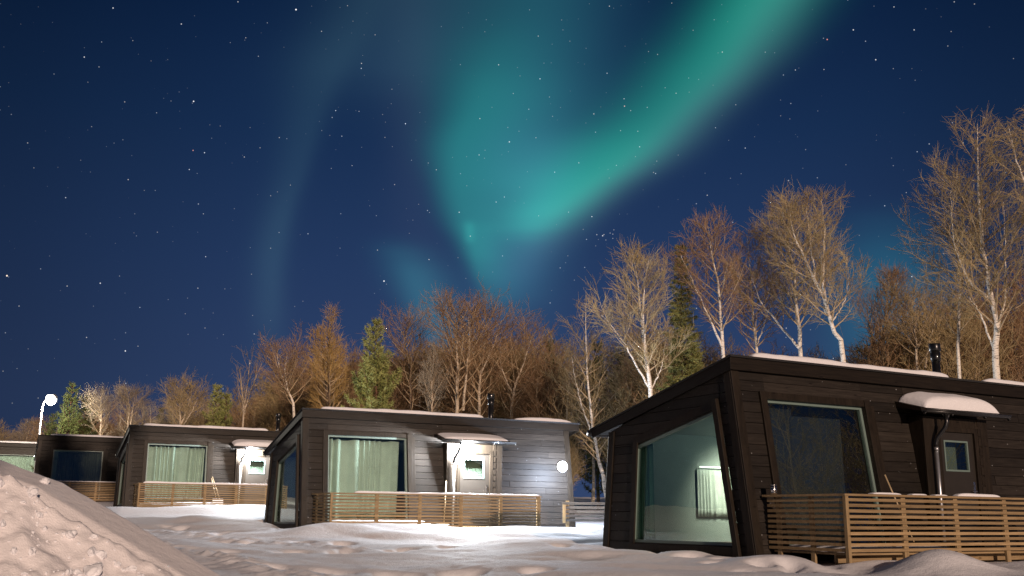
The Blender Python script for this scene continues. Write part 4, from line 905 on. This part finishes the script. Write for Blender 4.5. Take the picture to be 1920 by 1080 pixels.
for k, (px, Y, tp_) in enumerate(DL):
    t = dk_ if k == 0 else copy_tree(dk_); put(t, px, Y, 'dark evergreen almost hidden in the thicket behind the bare trees', group='dark evergreens deep in the thicket', top=tp_, H=9, rot=k * 1.3, wide=.9)
# thicket of unremarkable bare trees: a few kinds, copied
def proto_tree(seed, H, mats, R, forks=1, **k):
    rn = random.Random(seed); st = [([(0, 0, -.2), (rn.uniform(-.2, .2), rn.uniform(-.2, .2), H * .45), (rn.uniform(-.5, .5), rn.uniform(-.5, .5), H)], .0085 * H + .02, .22)]
    for f in range(forks):
        a = rn.uniform(0, 6.28); st.append(([(0, 0, H * .12), (math.cos(a) * .5, math.sin(a) * .5, H * .45), (math.cos(a) * 1.1, math.sin(a) * 1.1, H * rn.uniform(.7, .9))], .0055 * H, .2))
    return bare_tree('bare_tree', st, R=R, seed=seed, **dict(dict(n1=34, n2=9, n3=7, mats=mats, tw=.0080), **k))
PR = [proto_tree(31, 9, ('birchfar', 'twig'), 1.9, 2), proto_tree(32, 8, ('brown', 'twigred'), 2.0, 2), proto_tree(33, 8, ('birchfar', 'twigred'), 1.7, 1), proto_tree(34, 7, ('birchfar', 'twigpale'), 1.5, 2), proto_tree(35, 6, ('brown', 'twig'), 1.9, 3, n1=40)]
PH = [9, 8, 8, 7, 6]
rn = random.Random(77); used = [0] * 5
prof = lambda px: np.interp(px, [-40, 60, 180, 300, 440, 520, 640, 760, 850, 980, 1080, 1200, 1300, 1400, 1600, 1700, 1800, 1960], [800, 795, 760, 757, 745, 690, 665, 650, 640, 655, 640, 640, 645, 650, 655, 610, 540, 520])
yb = lambda px: np.interp(px, [0, 200, 450, 650, 950, 1100, 1500, 1920], [76, 70, 62, 55, 50, 42, 42, 42])
cnt = 0
for px in np.arange(-60, 1990, 19):
    for layer in range(0 if 1070 < px < 1190 else 2 if px < 1230 else 1):
        X_ = px + rn.uniform(-12, 12); Y = float(yb(px)) + rn.uniform(-1.5, 3) + layer * 5; tp_ = float(prof(px)) + rn.uniform(-6, 55) + layer * -4
        k = rn.choice([0, 1, 2, 4, 1] if px > 480 else [0, 2, 3, 3, 4]); t = PR[k] if not used[k] else copy_tree(PR[k]); used[k] = 1
        put(t, X_, Y, 'bare brown tree lost in the thicket behind the cabins', group='bare trees of the thicket behind the cabins', top=tp_, H=PH[k], rot=rn.uniform(0, 6.28), wide=rn.uniform(.9, 1.25)); cnt += 1
for k in range(5):
    if not used[k]: put(PR[k], 1000 + 30 * k, 60, 'bare brown tree lost in the thicket behind the cabins', group='bare trees of the thicket behind the cabins', top=700, H=PH[k])
# low brush in front of the thicket
for px in np.arange(500, 1960, 34):
    if 1060 < px < 1260: continue
    k = 4; t = copy_tree(PR[4]); X_ = px + rn.uniform(-10, 10); Y = float(yb(px)) - rn.uniform(1, 4)
    put(t, X_, Y, 'low bare bush at the foot of the thicket', 'bush', 'low bushes at the foot of the thicket', sc=rn.uniform(.35, .6), rot=rn.uniform(0, 6.28), wide=1.3); t.name = 'bare_bush'

# birches standing to the right of the near cabin (their twigs show in its front window)
for k, (x, y, s_) in enumerate(((25, 12.5, 1.1), (30, 9.5, 1.25), (29, 15.5, 1.2), (35, 13, 1.3), (38, 8, 1.3), (33, 6, 1.1))):
    t = copy_tree(PR[[0, 3, 0, 2, 3, 0][k]]); t.location = (x, y, gz(x, y)); t.rotation_euler = (0, 0, k * 1.7); t.scale = (s_, s_, s_)
    tag(t, 'bare birch whose lit twigs are mirrored in the near front window', 'tree', 'birches mirrored in the near front window')

# unseen pines added behind the camera: their crowns shade the fully dark cabin
for k, (x, y) in enumerate(((-1.6, -8), (2.2, -9), (.3, -11))):
    t = conifer('shade_pine', 20.5, 7.2, 60, ('pinebark', 'needledark'), 1.0, 'pine', base=.78, nsz=.3) if k == 0 else copy_tree(t)
    t.location = (x, y, -1); t.rotation_euler = (0, 0, k * 2.1); tag(t, 'added tall pine, out of view, to shade the dark cabin', 'tree', 'unseen pines added for their shade')
